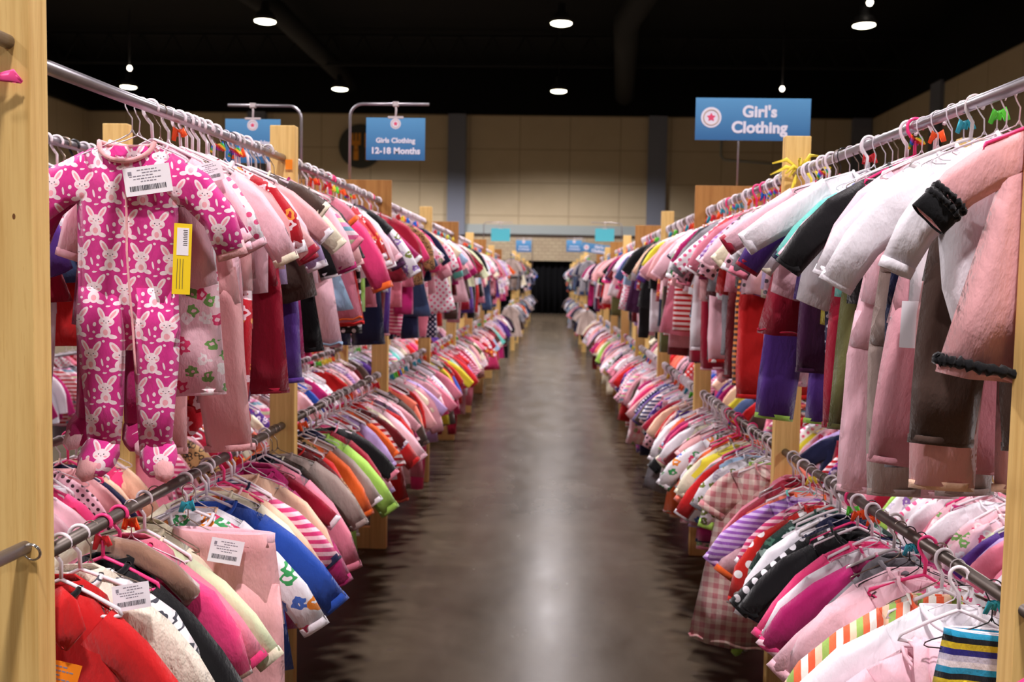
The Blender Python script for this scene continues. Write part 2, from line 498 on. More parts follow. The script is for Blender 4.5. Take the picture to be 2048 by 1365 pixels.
ENDS = {}
def build_kind(kind, var, res):
    """returns list of (partname, mesh, role, parent index). res 2 near, 1 mid, 0 far"""
    r = random.Random(hash((kind, var)) if False else sum(map(ord, kind)) * 31 + var * 101)
    ph = r.uniform(0, 20)
    nu, nv, ns, nt = ((22, 16, 9, 14), (10, 8, 6, 8), (6, 4, 4, 6))[res]
    th = .002 if res else 0
    parts = []
    def torso(sh, hem, zn, zs, zb, T, neck=.045, df=.03, db=.008, fold=.006, wave=.008, mid=None, name='body', taper=.25):
        g = G()
        def W(v):
            w = sh + (hem - sh) * v
            if mid is not None: w += (mid) * math.sin(pi * v)
            return w
        g.shell(W, top_profile(neck, zn, zs, sh, df, db), zb, lambda v: T * (1 - taper * v * (v if taper > .5 else 1)), nu, nv, fold=fold, ph=ph, hemwave=wave)
        return g
    def sleeves(sh, zs, L, a0, a1, h0, h1, t0, t1, puffs=0):
        out = []
        for sg in (-1, 1):
            aa0 = a0 + r.uniform(-.1, .12); aa1 = a1 + r.uniform(-.2, .26)
            p = sleeve_path(sg, sh, zs, L, aa0, aa1, ns)
            hw = []; tt = []
            for i in range(ns):
                f = i / (ns - 1)
                k = 1 + (.16 * abs(math.sin(f * pi * puffs)) - .08 if puffs else 0)
                hw.append(lerp(h0, h1, f ** .8) * k); tt.append(lerp(t0, t1, f) * k)
            out.append((p, hw, tt, sleeve_w(p)))
        ENDS[(kind, var, res)] = out
        return out
    def neckring(neck, zn, df, db, rad, name='neckband'):
        V, F = [], []; pts = []
        n = 22 if res == 2 else 12
        for i in range(n + 1):
            a = 2 * pi * i / n
            x = neck * math.cos(a); q = abs(math.sin(a)); front = math.sin(a) < 0
            pts.append((x, math.sin(a) * .026, zn - (df if front else db) * q))
        V, F = [], []
        tube_pts(V, F, pts, rad, 6, cap=False)
        return mesh_from(V, F, name)
    def cuff(pinfo, rad=.0022, L=.018, name='cuff'):
        p, hw, tt, wd = pinfo
        a = Vector(p[-2]); b = Vector(p[-1]); t = (b - a).normalized()
        g = G(); g.tube([b - t * L * .55, b - t * L * .1, b + t * L * .5], [hw[-1] + rad * .6] * 3, [tt[-1] + rad * .5] * 3, wd[-1], nt, ph, .0015)
        return g.finish(name, .0015)
    def legs(xo, z0, z1, h0, h1, t0, t1, spread, rampin=False):
        out = []
        for sg in (-1, 1):
            n = ns + 1; p = []; hw = []; tt = []; wd = []
            for i in range(n):
                f = i / (n - 1)
                p.append((sg * (xo + spread * f), .006 * math.sin(f * 6 + ph + sg), lerp(z0, z1, f)))
                k_ = min(1, .25 + f * 3.2) if rampin else 1
                hw.append(lerp(h0, h1, f ** 1.3 if rampin else f ** .7) * (min(1, .86 + f * .9) if rampin else 1)); tt.append(lerp(t0, t1, f) * k_); wd.append((1, 0, 0))
            out.append((p, hw, tt, wd))
        return out
    if kind in ('long_sleeved_top', 'jacket', 'short_sleeved_top', 'dress'):
        sh = .115 + r.uniform(-.01, .012); zn, zs = -.088, -.122 - r.uniform(0, .012)
        L = {'long_sleeved_top': .30, 'jacket': .33, 'short_sleeved_top': .28, 'dress': .44}[kind] + r.uniform(-.03, .06)
        hem = {'long_sleeved_top': .135, 'jacket': .15, 'short_sleeved_top': .14, 'dress': .2}[kind] + r.uniform(-.01, .015)
        T = {'jacket': .019}.get(kind, .010)
        df = .034 if kind != 'jacket' else .02
        g = torso(sh, hem, zn, zs, zs - L, T, fold={'dress': .012}.get(kind, .0075), df=df)
        if kind == 'jacket': S = sleeves(sh, zs, .25, .6, 1.12 + r.uniform(-.1, .12), .052, .038, .02, .015, puffs=4 if var % 2 else 0)
        elif kind == 'long_sleeved_top': S = sleeves(sh, zs, .235 + r.uniform(-.02, .02), .52, (.88, 1.0, 1.12, .95, 1.22)[var % 5], .05, .031, .011, .008)
        elif kind == 'short_sleeved_top': S = sleeves(sh, zs, .115, .45, .8, .052, .05, .011, .011)
        else: S = sleeves(sh, zs, .10 if var % 2 else .22, .5, 1.05, .05, .036, .011, .009)
        parts.append(('body', g.finish('garment_body', th), 'main', None))
        gi = len(parts)
        for s_ in S:
            q = G(); q.tube(*s_, n=nt, ph=ph)
            parts.append(('sleeve', q.finish('garment_sleeve', th), 'main', 'root'))
            if res == 2: parts.append(('cuff', cuff(s_), 'trim', 'prev'))
        if res: parts.append(('neckband', neckring(.045, zn, df, .008, .0035 if kind != 'jacket' else .006), 'trim', 'root'))
        if res == 2 and kind == 'jacket':
            V, F = [], []
            pts = [(0.0, -T * (1 - .25 * (i / 10)) * min(1, .2 + i / 10 * 5) ** .6 - .006, lerp(zn - df - .004, zs - L + .015, i / 10)) for i in range(11)]
            tube_pts(V, F, pts, .0032, 6); parts.append(('zip', mesh_from(V, F, 'zip'), 'zip', 'root'))
            g = G()                                   # hood slumping behind the neck
            k = 7; P = []; hw = []; tt = []
            for i in range(k):
                f = i / (k - 1)
                P.append((0, .016 + .03 * math.sin(f * pi * .8), zn + .012 - .11 * f)); hw.append(.07 * math.sin(.5 + f * 2.2) + .012); tt.append(.02 * math.sin(.4 + f * 2.3) + .004)
            g.tube(P, hw, tt, (1, 0, 0), nt, ph, .004, cap=True)
            parts.append(('hood', g.finish('hood', .003), 'main', 'root'))
        if res == 2 and kind == 'dress':
            V, F = [], []
            n = 40
            pts = []
            for i in range(n + 1):
                a = 2 * pi * i / n; x = hem * .985 * math.cos(a)
                sp = max(0, 1 - abs(x / hem) ** 3.5) ** .5
                pts.append((x, math.sin(a) * .014, zs - L + .01 + .012 * (x / hem) ** 2 + .004 * math.sin(i * 1.7)))
            tube_pts(V, F, pts, .004, 6, cap=False); parts.append(('hem_trim', mesh_from(V, F, 'hem_trim'), 'trim', 'root'))
    elif kind == 'bodysuit':
        sh = .11; zn, zs = -.088, -.125
        g = torso(sh, .075, zn, zs, -.47, .014, mid=.035, wave=0)
        S = sleeves(sh, zs, .21, .6, 1.1, .046, .03, .010, .008)
        parts.append(('body', g.finish('garment_body', th), 'main', None))
        for s_ in S:
            q = G(); q.tube(*s_, n=nt, ph=ph); parts.append(('sleeve', q.finish('garment_sleeve', th), 'main', 'root'))
            if res == 2: parts.append(('cuff', cuff(s_), 'trim', 'prev'))
        if res: parts.append(('neckband', neckring(.045, zn, .034, .008, .0035), 'trim', 'root'))
    elif kind == 'footed_sleeper':
        sh = .112; zn, zs = -.09, -.128
        g = torso(sh, .112, zn, zs, -.55, .015, neck=.06, fold=.005, wave=0, mid=-.002, df=.045, taper=.75)
        S = sleeves(sh, zs, .235, .38, 1.06, .054, .033, .012, .010)
        parts.append(('body', g.finish('garment_body', th), 'main', None))
        for s_ in S:
            q = G(); q.tube(*s_, n=nt, ph=ph); parts.append(('sleeve', q.finish('garment_sleeve', th), 'main', 'root'))
            if res == 2: parts.append(('cuff', cuff(s_, L=.03), 'trim', 'prev'))
        for sg, l_ in zip((-1, 1), legs(.0585, -.41, -.765, .058, .036, .017, .012, .0, rampin=True)):
            q = G(); q.tube(*l_, n=nt, ph=ph, wr=.007); parts.append(('leg', q.finish('garment_leg', th), 'main', 'root'))
            if res == 2:
                q = G(); x = l_[0][-1][0]
                P = [(x, .004, -.755), (x + sg * .004, .0, -.775), (x + sg * .010, -.012, -.795), (x + sg * .014, -.022, -.812), (x + sg * .016, -.028, -.828)]
                q.tube(P, [.035, .042, .043, .036, .022], [.012, .016, .019, .017, .009], (1, 0, .25 * sg), nt, ph, .004, cap=True)
                parts.append(('foot', q.finish('garment_foot', .002), 'main', 'prev'))
                q = G()
                P = [(x + sg * .006, -.010, -.788), (x + sg * .022, -.022, -.808), (x + sg * .027, -.029, -.826), (x + sg * .022, -.033, -.838)]
                q.tube(P, [.020, .026, .024, .012], [.014, .017, .014, .006], (1, 0, .4 * sg), nt, ph, .003, cap=True)
                parts.append(('sole', q.finish('garment_sole', .002), 'trim2', 'prev'))
        if res: parts.append(('neckband', neckring(.06, zn, .045, .008, .0055), 'trim', 'root'))
        if res == 2:
            V, F = [], []
            pts = [(.004 + .018 * max(0, (i - 6) / 8), -.0185 - .0012 * math.sin(i), lerp(zn - .035, -.60, i / 14)) for i in range(15)]
            tube_pts(V, F, pts, .0026, 6); parts.append(('zip', mesh_from(V, F, 'zip'), 'trim', 'root'))
    elif kind in ('trousers', 'skirt'):
        w0 = .095 + r.uniform(-.01, .015); zt = -.12
        if kind == 'skirt':
            g = torso(w0, .17, zt, zt, -.38, .016, neck=w0, df=0, db=0, fold=.012)
            parts.append(('body', g.finish('garment_body', th), 'main', None))
        else:
            g = torso(w0, w0 + .024, zt, zt, -.31, .012, neck=w0, df=0, db=0, fold=.004, wave=0, taper=.75)
            parts.append(('body', g.finish('garment_body', th), 'main', None))
            Lg = -.60 - r.uniform(-.06, .06); fl = r.choice((.046, .054, .062, .07))
            for l_ in legs(w0 * .5 + .012, -.22, Lg, .062, fl, .011, .009, .012, rampin=True):
                q = G(); q.tube(*l_, n=nt, ph=ph, wr=.005); parts.append(('leg', q.finish('garment_leg', th), 'main', 'root'))
                if res == 2: parts.append(('hem', cuff((l_[0], l_[1], l_[2], l_[3]), .0018, .014, 'hem'), 'trim', 'prev'))
        if res:
            g = G(); g.tube([(0, 0, zt + .002), (0, 0, zt - .012), (0, 0, zt - .026)], [w0 + .002] * 3, [.014, .0145, .015], (1, 0, 0), nt + 6, ph, .001)
            parts.append(('waistband', g.finish('waistband', .003), 'trim', 'root'))
    return parts

KINDS = ['long_sleeved_top', 'short_sleeved_top', 'dress', 'jacket', 'bodysuit', 'footed_sleeper', 'trousers', 'skirt']
CATS = {'long_sleeved_top': 'top', 'short_sleeved_top': 't-shirt', 'dress': 'dress', 'jacket': 'jacket', 'bodysuit': 'bodysuit',
        'footed_sleeper': 'sleeper', 'trousers': 'trousers', 'skirt': 'skirt', }
WORD = {'long_sleeved_top': 'long-sleeved top', 'short_sleeved_top': 't-shirt', 'dress': 'dress', 'jacket': 'jacket', 'bodysuit': 'bodysuit',
        'footed_sleeper': 'footed sleeper', 'trousers': 'trousers', 'skirt': 'skirt'}
NV = {'long_sleeved_top': 10, 'short_sleeved_top': 4, 'dress': 5, 'jacket': 5, 'bodysuit': 3, 'footed_sleeper': 4, 'trousers': 6, 'skirt': 3}
_cache = {}
def kit(kind, var, res):
    k = (kind, var, res)
    if k not in _cache: _cache[k] = build_kind(kind, var, res)
    return _cache[k]
_joined = {}
def joined(kind, var, res):
    """all pieces of a garment in one mesh, for copies too small to show parts"""
    k = (kind, var, res)
    if k not in _joined:
        V, F = [], []
        for nm, me, role, par in kit(kind, var, res):
            b = len(V)
            V += [tuple(v.co) for v in me.vertices]; F += [tuple(b + i for i in p.vertices) for p in me.polygons]
        _joined[k] = (mesh_from(V, F, kind + '_mesh'), V, F)
    return _joined[k]

# hangers -----------------------------------------------------------
def hanger_parts(style):
    """hook over the rail + arms. returns [(name, mesh)]"""
    V, F = [], []
    r = .0015 if style == 'wire' else .0042
    R_ = NR + r + .0005
    hook = arc(0, 0, R_, -.5, pi, 12)              # over the rail
    hook = hook[:] + [(-R_ * .95, 0, -.012), (-R_ * .5, 0, -.026), (0, 0, -.038), (0, 0, -.07)]
    tube_pts(V, F, hook, r, 6)
    h = mesh_from(V, F, 'hanger_hook')
    V, F = [], []
    if style == 'wire':
        pts = [(0, 0, -.062), (.006, 0, -.072), (.03, 0, -.082), (.115, 0, -.116), (.128, 0, -.123), (.13, 0, -.129), (.122, 0, -.132), (0, 0, -.133),
               (-.122, 0, -.132), (-.13, 0, -.129), (-.128, 0, -.123), (-.115, 0, -.116), (-.03, 0, -.082), (-.006, 0, -.072), (0, 0, -.062)]
        tube_pts(V, F, pts, r, 5)
    else:
        pts = [(.125, 0, -.134), (.12, 0, -.122), (.06, 0, -.092), (.02, 0, -.076), (0, 0, -.072), (-.02, 0, -.076), (-.06, 0, -.092), (-.12, 0, -.122), (-.125, 0, -.134), (-.1, 0, -.138), (0, 0, -.138), (.1, 0, -.138), (.125, 0, -.134)]
        tube_pts(V, F, pts, r, 7)
    V = [(x * .95, y, z - (.006 if style != 'wire' else .003) * min(1, abs(x) / .03)) for x, y, z in V]
    a = mesh_from(V, F, 'hanger_arms')
    b = len(V); 
    V2 = [tuple(v.co) for v in h.vertices]; F2 = [tuple(p.vertices) for p in h.polygons]
    n = len(V2); V2 += V; F2 += [tuple(n + i for i in f) for f in F]
    return h, a, mesh_from(V2, F2, 'hanger_mesh'), (V2, F2)
HANG = {s: hanger_parts(s) for s in ('wire', 'tube')}
HSTY = [('white_wire', 'white wire', 'wire', 30), ('white_plastic', 'white plastic', 'tube', 34), ('grey_wire', 'bare wire', 'wire', 14),
        ('pink_plastic', 'pink plastic', 'tube', 5), ('clear_plastic', 'clear plastic', 'tube', 10), ('black_wire', 'black wire', 'wire', 4)]
def ribbon_mesh(seed):
    r = random.Random(seed); V, F = [], []
    g = G()
    g.tube([(0, 0, -.028), (.002, 0, -.036), (0, 0, -.046)], [.007, .009, .008], [.004, .005, .004], (1, 0, 0), 8, seed, .002)
    for a in (-.5, .6):
        g.tube([(0, -.002, -.034), (a * .016, -.006, -.03 + .006 * r.random()), (a * .03, -.007, -.046 - .01 * r.random())], [.004, .008, .006], [.0012, .0012, .001], (.2, 0, 1), 6, seed, .002, cap=True)
    return g.finish('ribbon', 0, False)
RIB = [ribbon_mesh(s) for s in (1, 2, 3)]
RIBM = ['orange_ribbon', 'green_ribbon', 'blue_ribbon', 'red_ribbon', 'yellow_ribbon', 'teal_ribbon', 'rainbow_tape']

def tagcard(parent, x, y, z, w, h, rot, mat='tag_paper', name='price_tag', bars=True):
    bm = bmesh.new(); box(bm, -w/2, w/2, -.0004, .0004, -h/2, h/2)
    c = put(name, bm, mat, parent, (x, y, z), rot)
    if bars:
        r = random.Random(int(w * 1e5)); bm = bmesh.new(); xx = -w * .4
        while xx < w * .38:
            ww = r.choice((.0005, .0009, .0014)) * w / .065; box(bm, xx, xx + ww, -.0008, -.0004, -h * .34, -h * .16); xx += ww + r.choice((.0006, .001)) * w / .065
        put('barcode', bm, 'ink', c)
        bm = bmesh.new()
        for q, (a, b) in enumerate(((-.2, .2), (-.1, .3), (-.38, .1), (-.3, .3), (-.15, .2))):
            zz = h * (.36 - q * .1)
            x2 = a * w
            while x2 < b * w:
                l = w * r.uniform(.03, .09); box(bm, x2, x2 + l, -.0007, -.0004, zz, zz + h * .035); x2 += l + w * .02
        box(bm, -w * .4, -w * .32, -.0007, -.0004, h * .22, h * .36)
        put('printed_lines', bm, 'faint_ink', c)
    return c

# ------------------------------------------------------------------ garments along the rails
POSTS = {'L': [(1.6, -.96), (3.2, -.94), (5.0, -.93), (6.7, -.92), (8.5, -.92), (10.3, -.92), (12.1, -.92), (14.0, -.92), (15.9, -.92)],
         'R': [(1.72, .918), (3.3, .85), (5.05, .835), (6.8, .835), (8.6, .835), (10.4, .835), (12.2, .835), (14.0, .835), (15.9, .835)]}
BACKX = {'L': -1.53, 'R': 1.45}
RAILX = {'L': [(1.3, -.935), (3.2, -.94), (5.0, -.93), (6.7, -.92), (34, -.92)], 'R': [(1.2, .905), (1.72, .90), (3.3, .845), (5.05, .835), (34, .835)]}
def rz(side, lev, y):
    if (side, lev) == ('L', 'u'): return lerp(1.874, 1.908, min(1, max(0, (y - 1.6) / 1.6)))
    return RZ[(side, lev)]
RZ = {('L', 'u'): 1.905, ('L', 'l'): .972, ('R', 'u'): 1.89, ('R', 'l'): .905}
def rail_x(side, row, y):
    if row: return BACKX[side]
    t = RAILX[side]
    for (y0, x0), (y1, x1) in zip(t, t[1:]):
        if y <= y1: return lerp(x0, x1, (y - y0) / (y1 - y0))
    return t[-1][1]
BAYS = ['first', 'second', 'third', 'fourth', 'fifth', 'sixth', 'seventh', 'eighth', 'ninth', 'tenth']
def bay(side, y):
    b = 0
    for i, (py, _) in enumerate(POSTS[side]):
        if y > py: b = i
    return BAYS[min(b, 9)]

items = []   # dict per garment
def add(side, lev, row, y, kind, mat, trim=None, var=None, **kw):
    items.append(dict(side=side, lev=lev, row=row, y=y, kind=kind, mat=mat, trim=trim, var=var, **kw))

LS, SS, DR, JK, BS, SL, TR, SK = KINDS
# hand-laid stretches: (y, kind, material, trim, options)
def seq(side, lev, row, rows):
    for t in rows:
        y, kind, mat = t[:3]; trim = t[3] if len(t) > 3 else None; kw = t[4] if len(t) > 4 else {}
        add(side, lev, row, y, kind, mat, trim, **kw)
seq('L', 'u', 0, [
 (2.06, SL, 'bunny-print magenta', 'blush pink', dict(var=0, yaw=.03, xo=-.02, sc=1.02, hang='white_wire', tags='sleeper', tilt=0, zo=-.0)),
 (2.10, SL, 'magenta', 'pale pink', dict(var=1, yaw=.0, sc=.95)),
 (2.15, LS, 'pale pink', None, dict(tags='card', yaw=-.05, cpos=(.15, -.03, -.16))), (2.19, TR, 'pink floral', None, dict(zo=-.08, sc=1.05)),
 (2.23, LS, 'white pink-dotted', 'pale pink'), (2.27, LS, 'blush pink'), (2.31, TR, 'blush pink', None, dict(zo=-.14, sc=1.15)),
 (2.35, LS, 'pale pink', 'cream'), (2.39, TR, 'dusty pink', None, dict(zo=-.1, sc=1.1)), (2.43, LS, 'blush pink', 'crimson'), (2.47, SL, 'red floral', 'white', dict(sc=1.0)),
 (2.51, LS, 'pale pink'), (2.55, LS, 'rose pink', 'cream'), (2.59, SL, 'plum', 'lavender'), (2.63, LS, 'pale pink', 'crimson'), (2.67, TR, 'crimson', None, dict(zo=-.12, sc=1.1)),
 (2.71, LS, 'blush pink', 'white'), (2.75, LS, 'lavender', 'white'), (2.79, SS, 'brown', 'cream'), (2.83, TR, 'purple', None, dict(zo=-.1)), (2.87, LS, 'cream'),
 (2.91, LS, 'rose pink', 'pale green'), (2.95, TR, 'magenta', None, dict(zo=-.1)), (2.99, LS, 'pale pink', 'magenta'), (3.03, TR, 'black', None, dict(zo=-.1)), (3.07, LS, 'black', 'white'),
 (3.11, LS, 'pastel-striped', 'rose pink'), (3.27, LS, 'blush pink'), (3.31, DR, 'pale pink', 'light blue'), (3.35, LS, 'pastel-striped', 'white'), (3.39, LS, 'black'), (3.43, SK, 'light blue', None, dict(zo=-.16)),
 (3.47, DR, 'rose pink', 'orange'), (3.51, TR, 'red-striped', None, dict(zo=-.1)), (3.55, LS, 'hot pink', 'orange', dict(sc=1.32, var=4, yaw=0)), (3.60, LS, 'red floral', 'pale pink'), (3.65, DR, 'red', None, dict(sc=1.05)), (3.70, LS, 'red floral', 'white'),
 (3.75, LS, 'red', 'white'), (3.80, TR, 'black polka-dot', None, dict(zo=-.08)), (3.85, LS, 'pale pink', 'white'), (3.90, LS, 'pale pink'), (3.95, SS, 'lime green', None, dict(zo=-.1)), (4.0, LS, 'white')])
seq('L', 'l', 0, [
 (1.735, JK, 'red', 'black', dict(var=0, sc=1.08, yaw=.0, tags='orange', hang='white_plastic', xo=-.02)),
 (1.80, JK, 'ivory knit', 'white script-print', dict(var=2, sc=1.06, hang='white_plastic')), (1.845, BS, 'white script-print'), (1.885, JK, 'black', 'black', dict(var=0, sc=1.12, hang='pink_plastic', tags='card', cpos=(.09, -.10, -.115))),
 (1.96, JK, 'hot pink', 'brown fur', dict(var=1, sc=1.05, hang='pink_plastic')), (2.03, JK, 'rose pink', 'hot pink', dict(var=3)), (2.10, LS, 'pale green', 'cream', dict(var=0, sc=1.22)),
 (2.17, JK, 'cream', 'cream'), (2.20, TR, 'blush pink', 'pale pink', dict(zo=.03, sc=1.25, xo=.15, yaw=-.1, tags='card', cpos=(.02, -.035, -.15))), (2.31, LS, 'white rainbow-dotted', 'white', dict(sc=1.22, xo=.02, yaw=0)), (2.38, LS, 'white', 'peach'),
 (2.44, LS, 'royal blue', 'royal blue', dict(sc=1.34, yaw=.0, var=3, xo=.03)), (2.50, LS, 'white rainbow-dotted', 'red'), (2.56, LS, 'cream', 'cream', dict(sc=1.15)), (2.62, LS, 'peach', 'pale pink', dict(sc=1.12)),
 (2.67, LS, 'pink-striped', 'navy'), (2.72, LS, 'navy-striped'), (2.78, LS, 'peach', None, dict(sc=1.08)), (2.84, JK, 'magenta', 'magenta', dict(var=0, sc=1.25, xo=.03, yaw=0)), (2.91, LS, 'crimson', 'white'), (2.97, LS, 'rose pink', None, dict(sc=1.28, xo=.02, yaw=0)),
 (3.03, JK, 'navy', 'black'), (3.09, LS, 'brown', 'cream'), (3.13, LS, 'taupe'),
 (3.27, LS, 'dark red', 'red'), (3.31, LS, 'red'), (3.36, JK, 'leopard-print', 'black', dict(var=0)), (3.41, LS, 'orange', None, dict(sc=1.12)), (3.46, LS, 'taupe', 'white'), (3.51, JK, 'navy', 'navy', dict(var=2)),
 (3.57, LS, 'lime green', None, dict(sc=1.32, xo=.02, yaw=0)), (3.63, LS, 'crimson'), (3.68, DR, 'dark green', None), (3.73, LS, 'black', 'rose pink'), (3.78, LS, 'pink-striped', 'magenta'), (3.84, LS, 'pale pink', 'lavender', dict(sc=1.12)),
 (3.9, LS, 'pink floral', 'white'), (3.96, TR, 'white', None), (4.02, LS, 'red'), (4.07, LS, 'lavender'), (4.12, LS, 'peach', 'white')])
seq('R', 'u', 0, [
 (1.80, DR, 'blush pink', None, dict(var=0, sc=1.0, xo=.10, yaw=.05, hang='pink_plastic', tags='ruffle', zo=.02)),
 (1.86, BS, 'white', 'white', dict(var=0, xo=.02, sc=1.15, hang='white_wire')), (1.91, TR, 'brown', 'brown', dict(var=0, zo=-.04, sc=1.2, xo=.02, hang='white_wire')), (1.95, TR, 'blush pink', 'peach', dict(var=1, zo=-.08, sc=1.2, xo=.02)),
 (1.99, LS, 'white', 'white', dict(var=1, sc=1.2, xo=.0, yaw=-.1, hang='white_wire')), (2.03, TR, 'dusty pink', None, dict(zo=-.16, sc=1.1)), (2.07, LS, 'white', 'white', dict(sc=1.1, xo=-.01)), (2.11, TR, 'navy', 'grey', dict(zo=-.1)),
 (2.15, LS, 'blush pink', None, dict(sc=1.02)), (2.19, TR, 'taupe', None, dict(zo=-.2, sc=1.1)), (2.23, LS, 'pale pink'), (2.27, TR, 'pale pink', None, dict(zo=-.22, sc=1.1)), (2.31, LS, 'black', None, dict(sc=1.1)),
 (2.35, TR, 'olive', None, dict(zo=-.1)), (2.39, LS, 'pale pink', None, dict(sc=1.1)), (2.43, SL, 'blue star-print', 'magenta', dict(sc=.8)), (2.47, LS, 'aqua', 'navy'), (2.51, TR, 'crimson', None, dict(zo=-.16)),
 (2.55, LS, 'white'), (2.59, LS, 'purple', 'crimson', dict(sc=1.1)), (2.63, TR, 'navy polka-dot', None, dict(zo=-.12)), (2.67, SS, 'yellow', None, dict(zo=-.06)), (2.71, LS, 'white', 'cream'), (2.75, TR, 'plum', None, dict(zo=-.1)),
 (2.79, LS, 'pale pink', 'crimson'), (2.83, DR, 'crimson', None), (2.87, LS, 'white'), (2.91, TR, 'purple', 'lime green', dict(zo=-.14, sc=1.1)), (2.95, LS, 'grey', 'rose pink'), (2.99, LS, 'white floral'),
 (3.03, LS, 'white', 'black'), (3.07, TR, 'dusty pink', None, dict(zo=-.1)), (3.11, LS, 'pink polka-dot', 'white'), (3.15, LS, 'lavender'), (3.19, LS, 'white floral', 'yellow'), (3.23, LS, 'cream'),
 (3.37, LS, 'pale pink'), (3.42, LS, 'pink polka-dot'), (3.47, LS, 'lilac-striped', 'white'), (3.52, TR, 'red', None, dict(zo=-.14, sc=1.15)), (3.57, LS, 'pink-striped', 'white'), (3.62, TR, 'brown-and-orange striped', None, dict(zo=-.16)), (3.67, LS, 'brown'),
 (3.72, LS, 'rose pink', 'white'), (3.77, TR, 'dark red', None, dict(zo=-.16)), (3.82, LS, 'white'), (3.87, LS, 'red'), (3.92, LS, 'blue star-print'), (3.97, TR, 'grey', None, dict(zo=-.1)), (4.02, LS, 'white pink-dotted')])
seq('R', 'l', 0, [
 (1.85, TR, 'multi-striped', 'multi-striped', dict(var=0, zo=.025, sc=.85, hang='black_wire', xo=.0)),
 (1.92, LS, 'pale pink', 'pale pink', dict(var=2, sc=1.25, yaw=-.08, hang='white_plastic', xo=-.09, zo=-.07, tags='scarf')),
 (1.985, LS, 'white', 'white', dict(var=0, sc=1.35, yaw=.0, hang='white_wire', xo=-.02)), (2.05, LS, 'orange-and-green striped', None, dict(var=3, sc=1.3, xo=-.02)),
 (2.11, DR, 'white pink-dotted', None, dict(xo=.03)), (2.15, LS, 'pale pink', None, dict(sc=1.2)), (2.20, TR, 'black', None, dict(sc=1.1, hang='black_wire')), (2.25, LS, 'pale pink', 'pale pink', dict(sc=1.15, hang='black_wire')), (2.30, JK, 'grey', None, dict(var=0)),
 (2.36, LS, 'magenta', 'pink-striped', dict(sc=1.28, tags='card', yaw=0)), (2.42, LS, 'white', 'pink-striped', dict(sc=1.05)), (2.47, LS, 'hot pink', None, dict(sc=1.1)), (2.52, LS, 'navy-striped', 'black'), (2.57, LS, 'black', None), (2.62, LS, 'black polka-dot', 'black'),
 (2.67, JK, 'navy', None, dict(var=0)), (2.72, LS, 'white', None, dict(sc=1.12)), (2.77, LS, 'white', 'navy'), (2.82, LS, 'green floral', 'dark green', dict(sc=1.15)), (2.87, LS, 'red polka-dot', None, dict(sc=1.18)), (2.92, LS, 'pink-striped', 'white'),
 (2.97, LS, 'lilac-striped', None, dict(sc=1.12)), (3.02, LS, 'pale pink', 'orange'), (3.07, LS, 'coral', 'aqua'), (3.12, LS, 'dusty pink', 'coral'), (3.17, JK, 'crimson', None), (3.22, JK, 'rose pink', None),
 (3.50, DR, 'pink plaid', 'pink plaid', dict(var=1, sc=1.35, yaw=-.12)), (3.56, SL, 'white floral', 'lime green', dict(sc=1.0)), (3.61, LS, 'white floral', None), (3.66, SL, 'white floral', 'grey'), (3.71, LS, 'light blue', 'white'),
 (3.76, LS, 'red', 'white'), (3.81, SL, 'grey', 'lavender'), (3.86, LS, 'white', 'lime green'), (3.91, LS, 'pale pink'), (3.96, LS, 'yellow', 'white'), (4.01, LS, 'cream')])

PAL = {'pink': [('pale pink', 11), ('blush pink', 10), ('rose pink', 11), ('hot pink', 7), ('magenta', 8), ('white', 12), ('cream', 5), ('red', 8), ('crimson', 9), ('dark red', 5),
        ('lavender', 5), ('purple', 5), ('plum', 5), ('brown', 5), ('black', 6), ('navy', 6), ('denim blue', 4), ('royal blue', 1), ('aqua', 2), ('lime green', 2), ('orange', 2), ('yellow', 1.5), ('olive', 1),
        ('grey', 2), ('coral', 3), ('peach', 4), ('light blue', 2), ('dusty pink', 6), ('taupe', 2), ('pale green', 2), ('pink-striped', 4), ('red-striped', 2), ('navy-striped', 1.5), ('pastel-striped', 2),
        ('lilac-striped', 2), ('red polka-dot', 1.5), ('black polka-dot', 1), ('pink polka-dot', 3), ('white pink-dotted', 4), ('navy polka-dot', 1), ('white floral', 4), ('pink floral', 5), ('red floral', 2.5),
        ('purple floral', 2), ('white rainbow-dotted', 3), ('pink plaid', 2), ('leopard-print', 1)],
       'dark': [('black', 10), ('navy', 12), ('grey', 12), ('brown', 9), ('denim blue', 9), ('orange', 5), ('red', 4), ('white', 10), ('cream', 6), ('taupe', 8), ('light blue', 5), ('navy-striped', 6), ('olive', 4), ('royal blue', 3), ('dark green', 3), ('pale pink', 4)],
       'low': [('crimson', 8), ('dark red', 7), ('plum', 7), ('purple', 5), ('brown', 5), ('black', 8), ('navy', 7), ('denim blue', 7), ('dusty pink', 10), ('rose pink', 8), ('magenta', 6), ('olive', 2), ('grey', 4), ('pale pink', 7), ('white', 4), ('red', 4), ('pink floral', 4), ('navy polka-dot', 2), ('red-striped', 2)]}
KW = [(LS, 52), (SS, 10), (DR, 9), (JK, 8), (BS, 4), (SL, 5), (TR, 14), (SK, 3)]
def pick(r, t):
    tot = sum(w for _, w in t); x = r.random() * tot
    for a, w in t:
        x -= w
        if x <= 0: return a
    return t[-1][0]
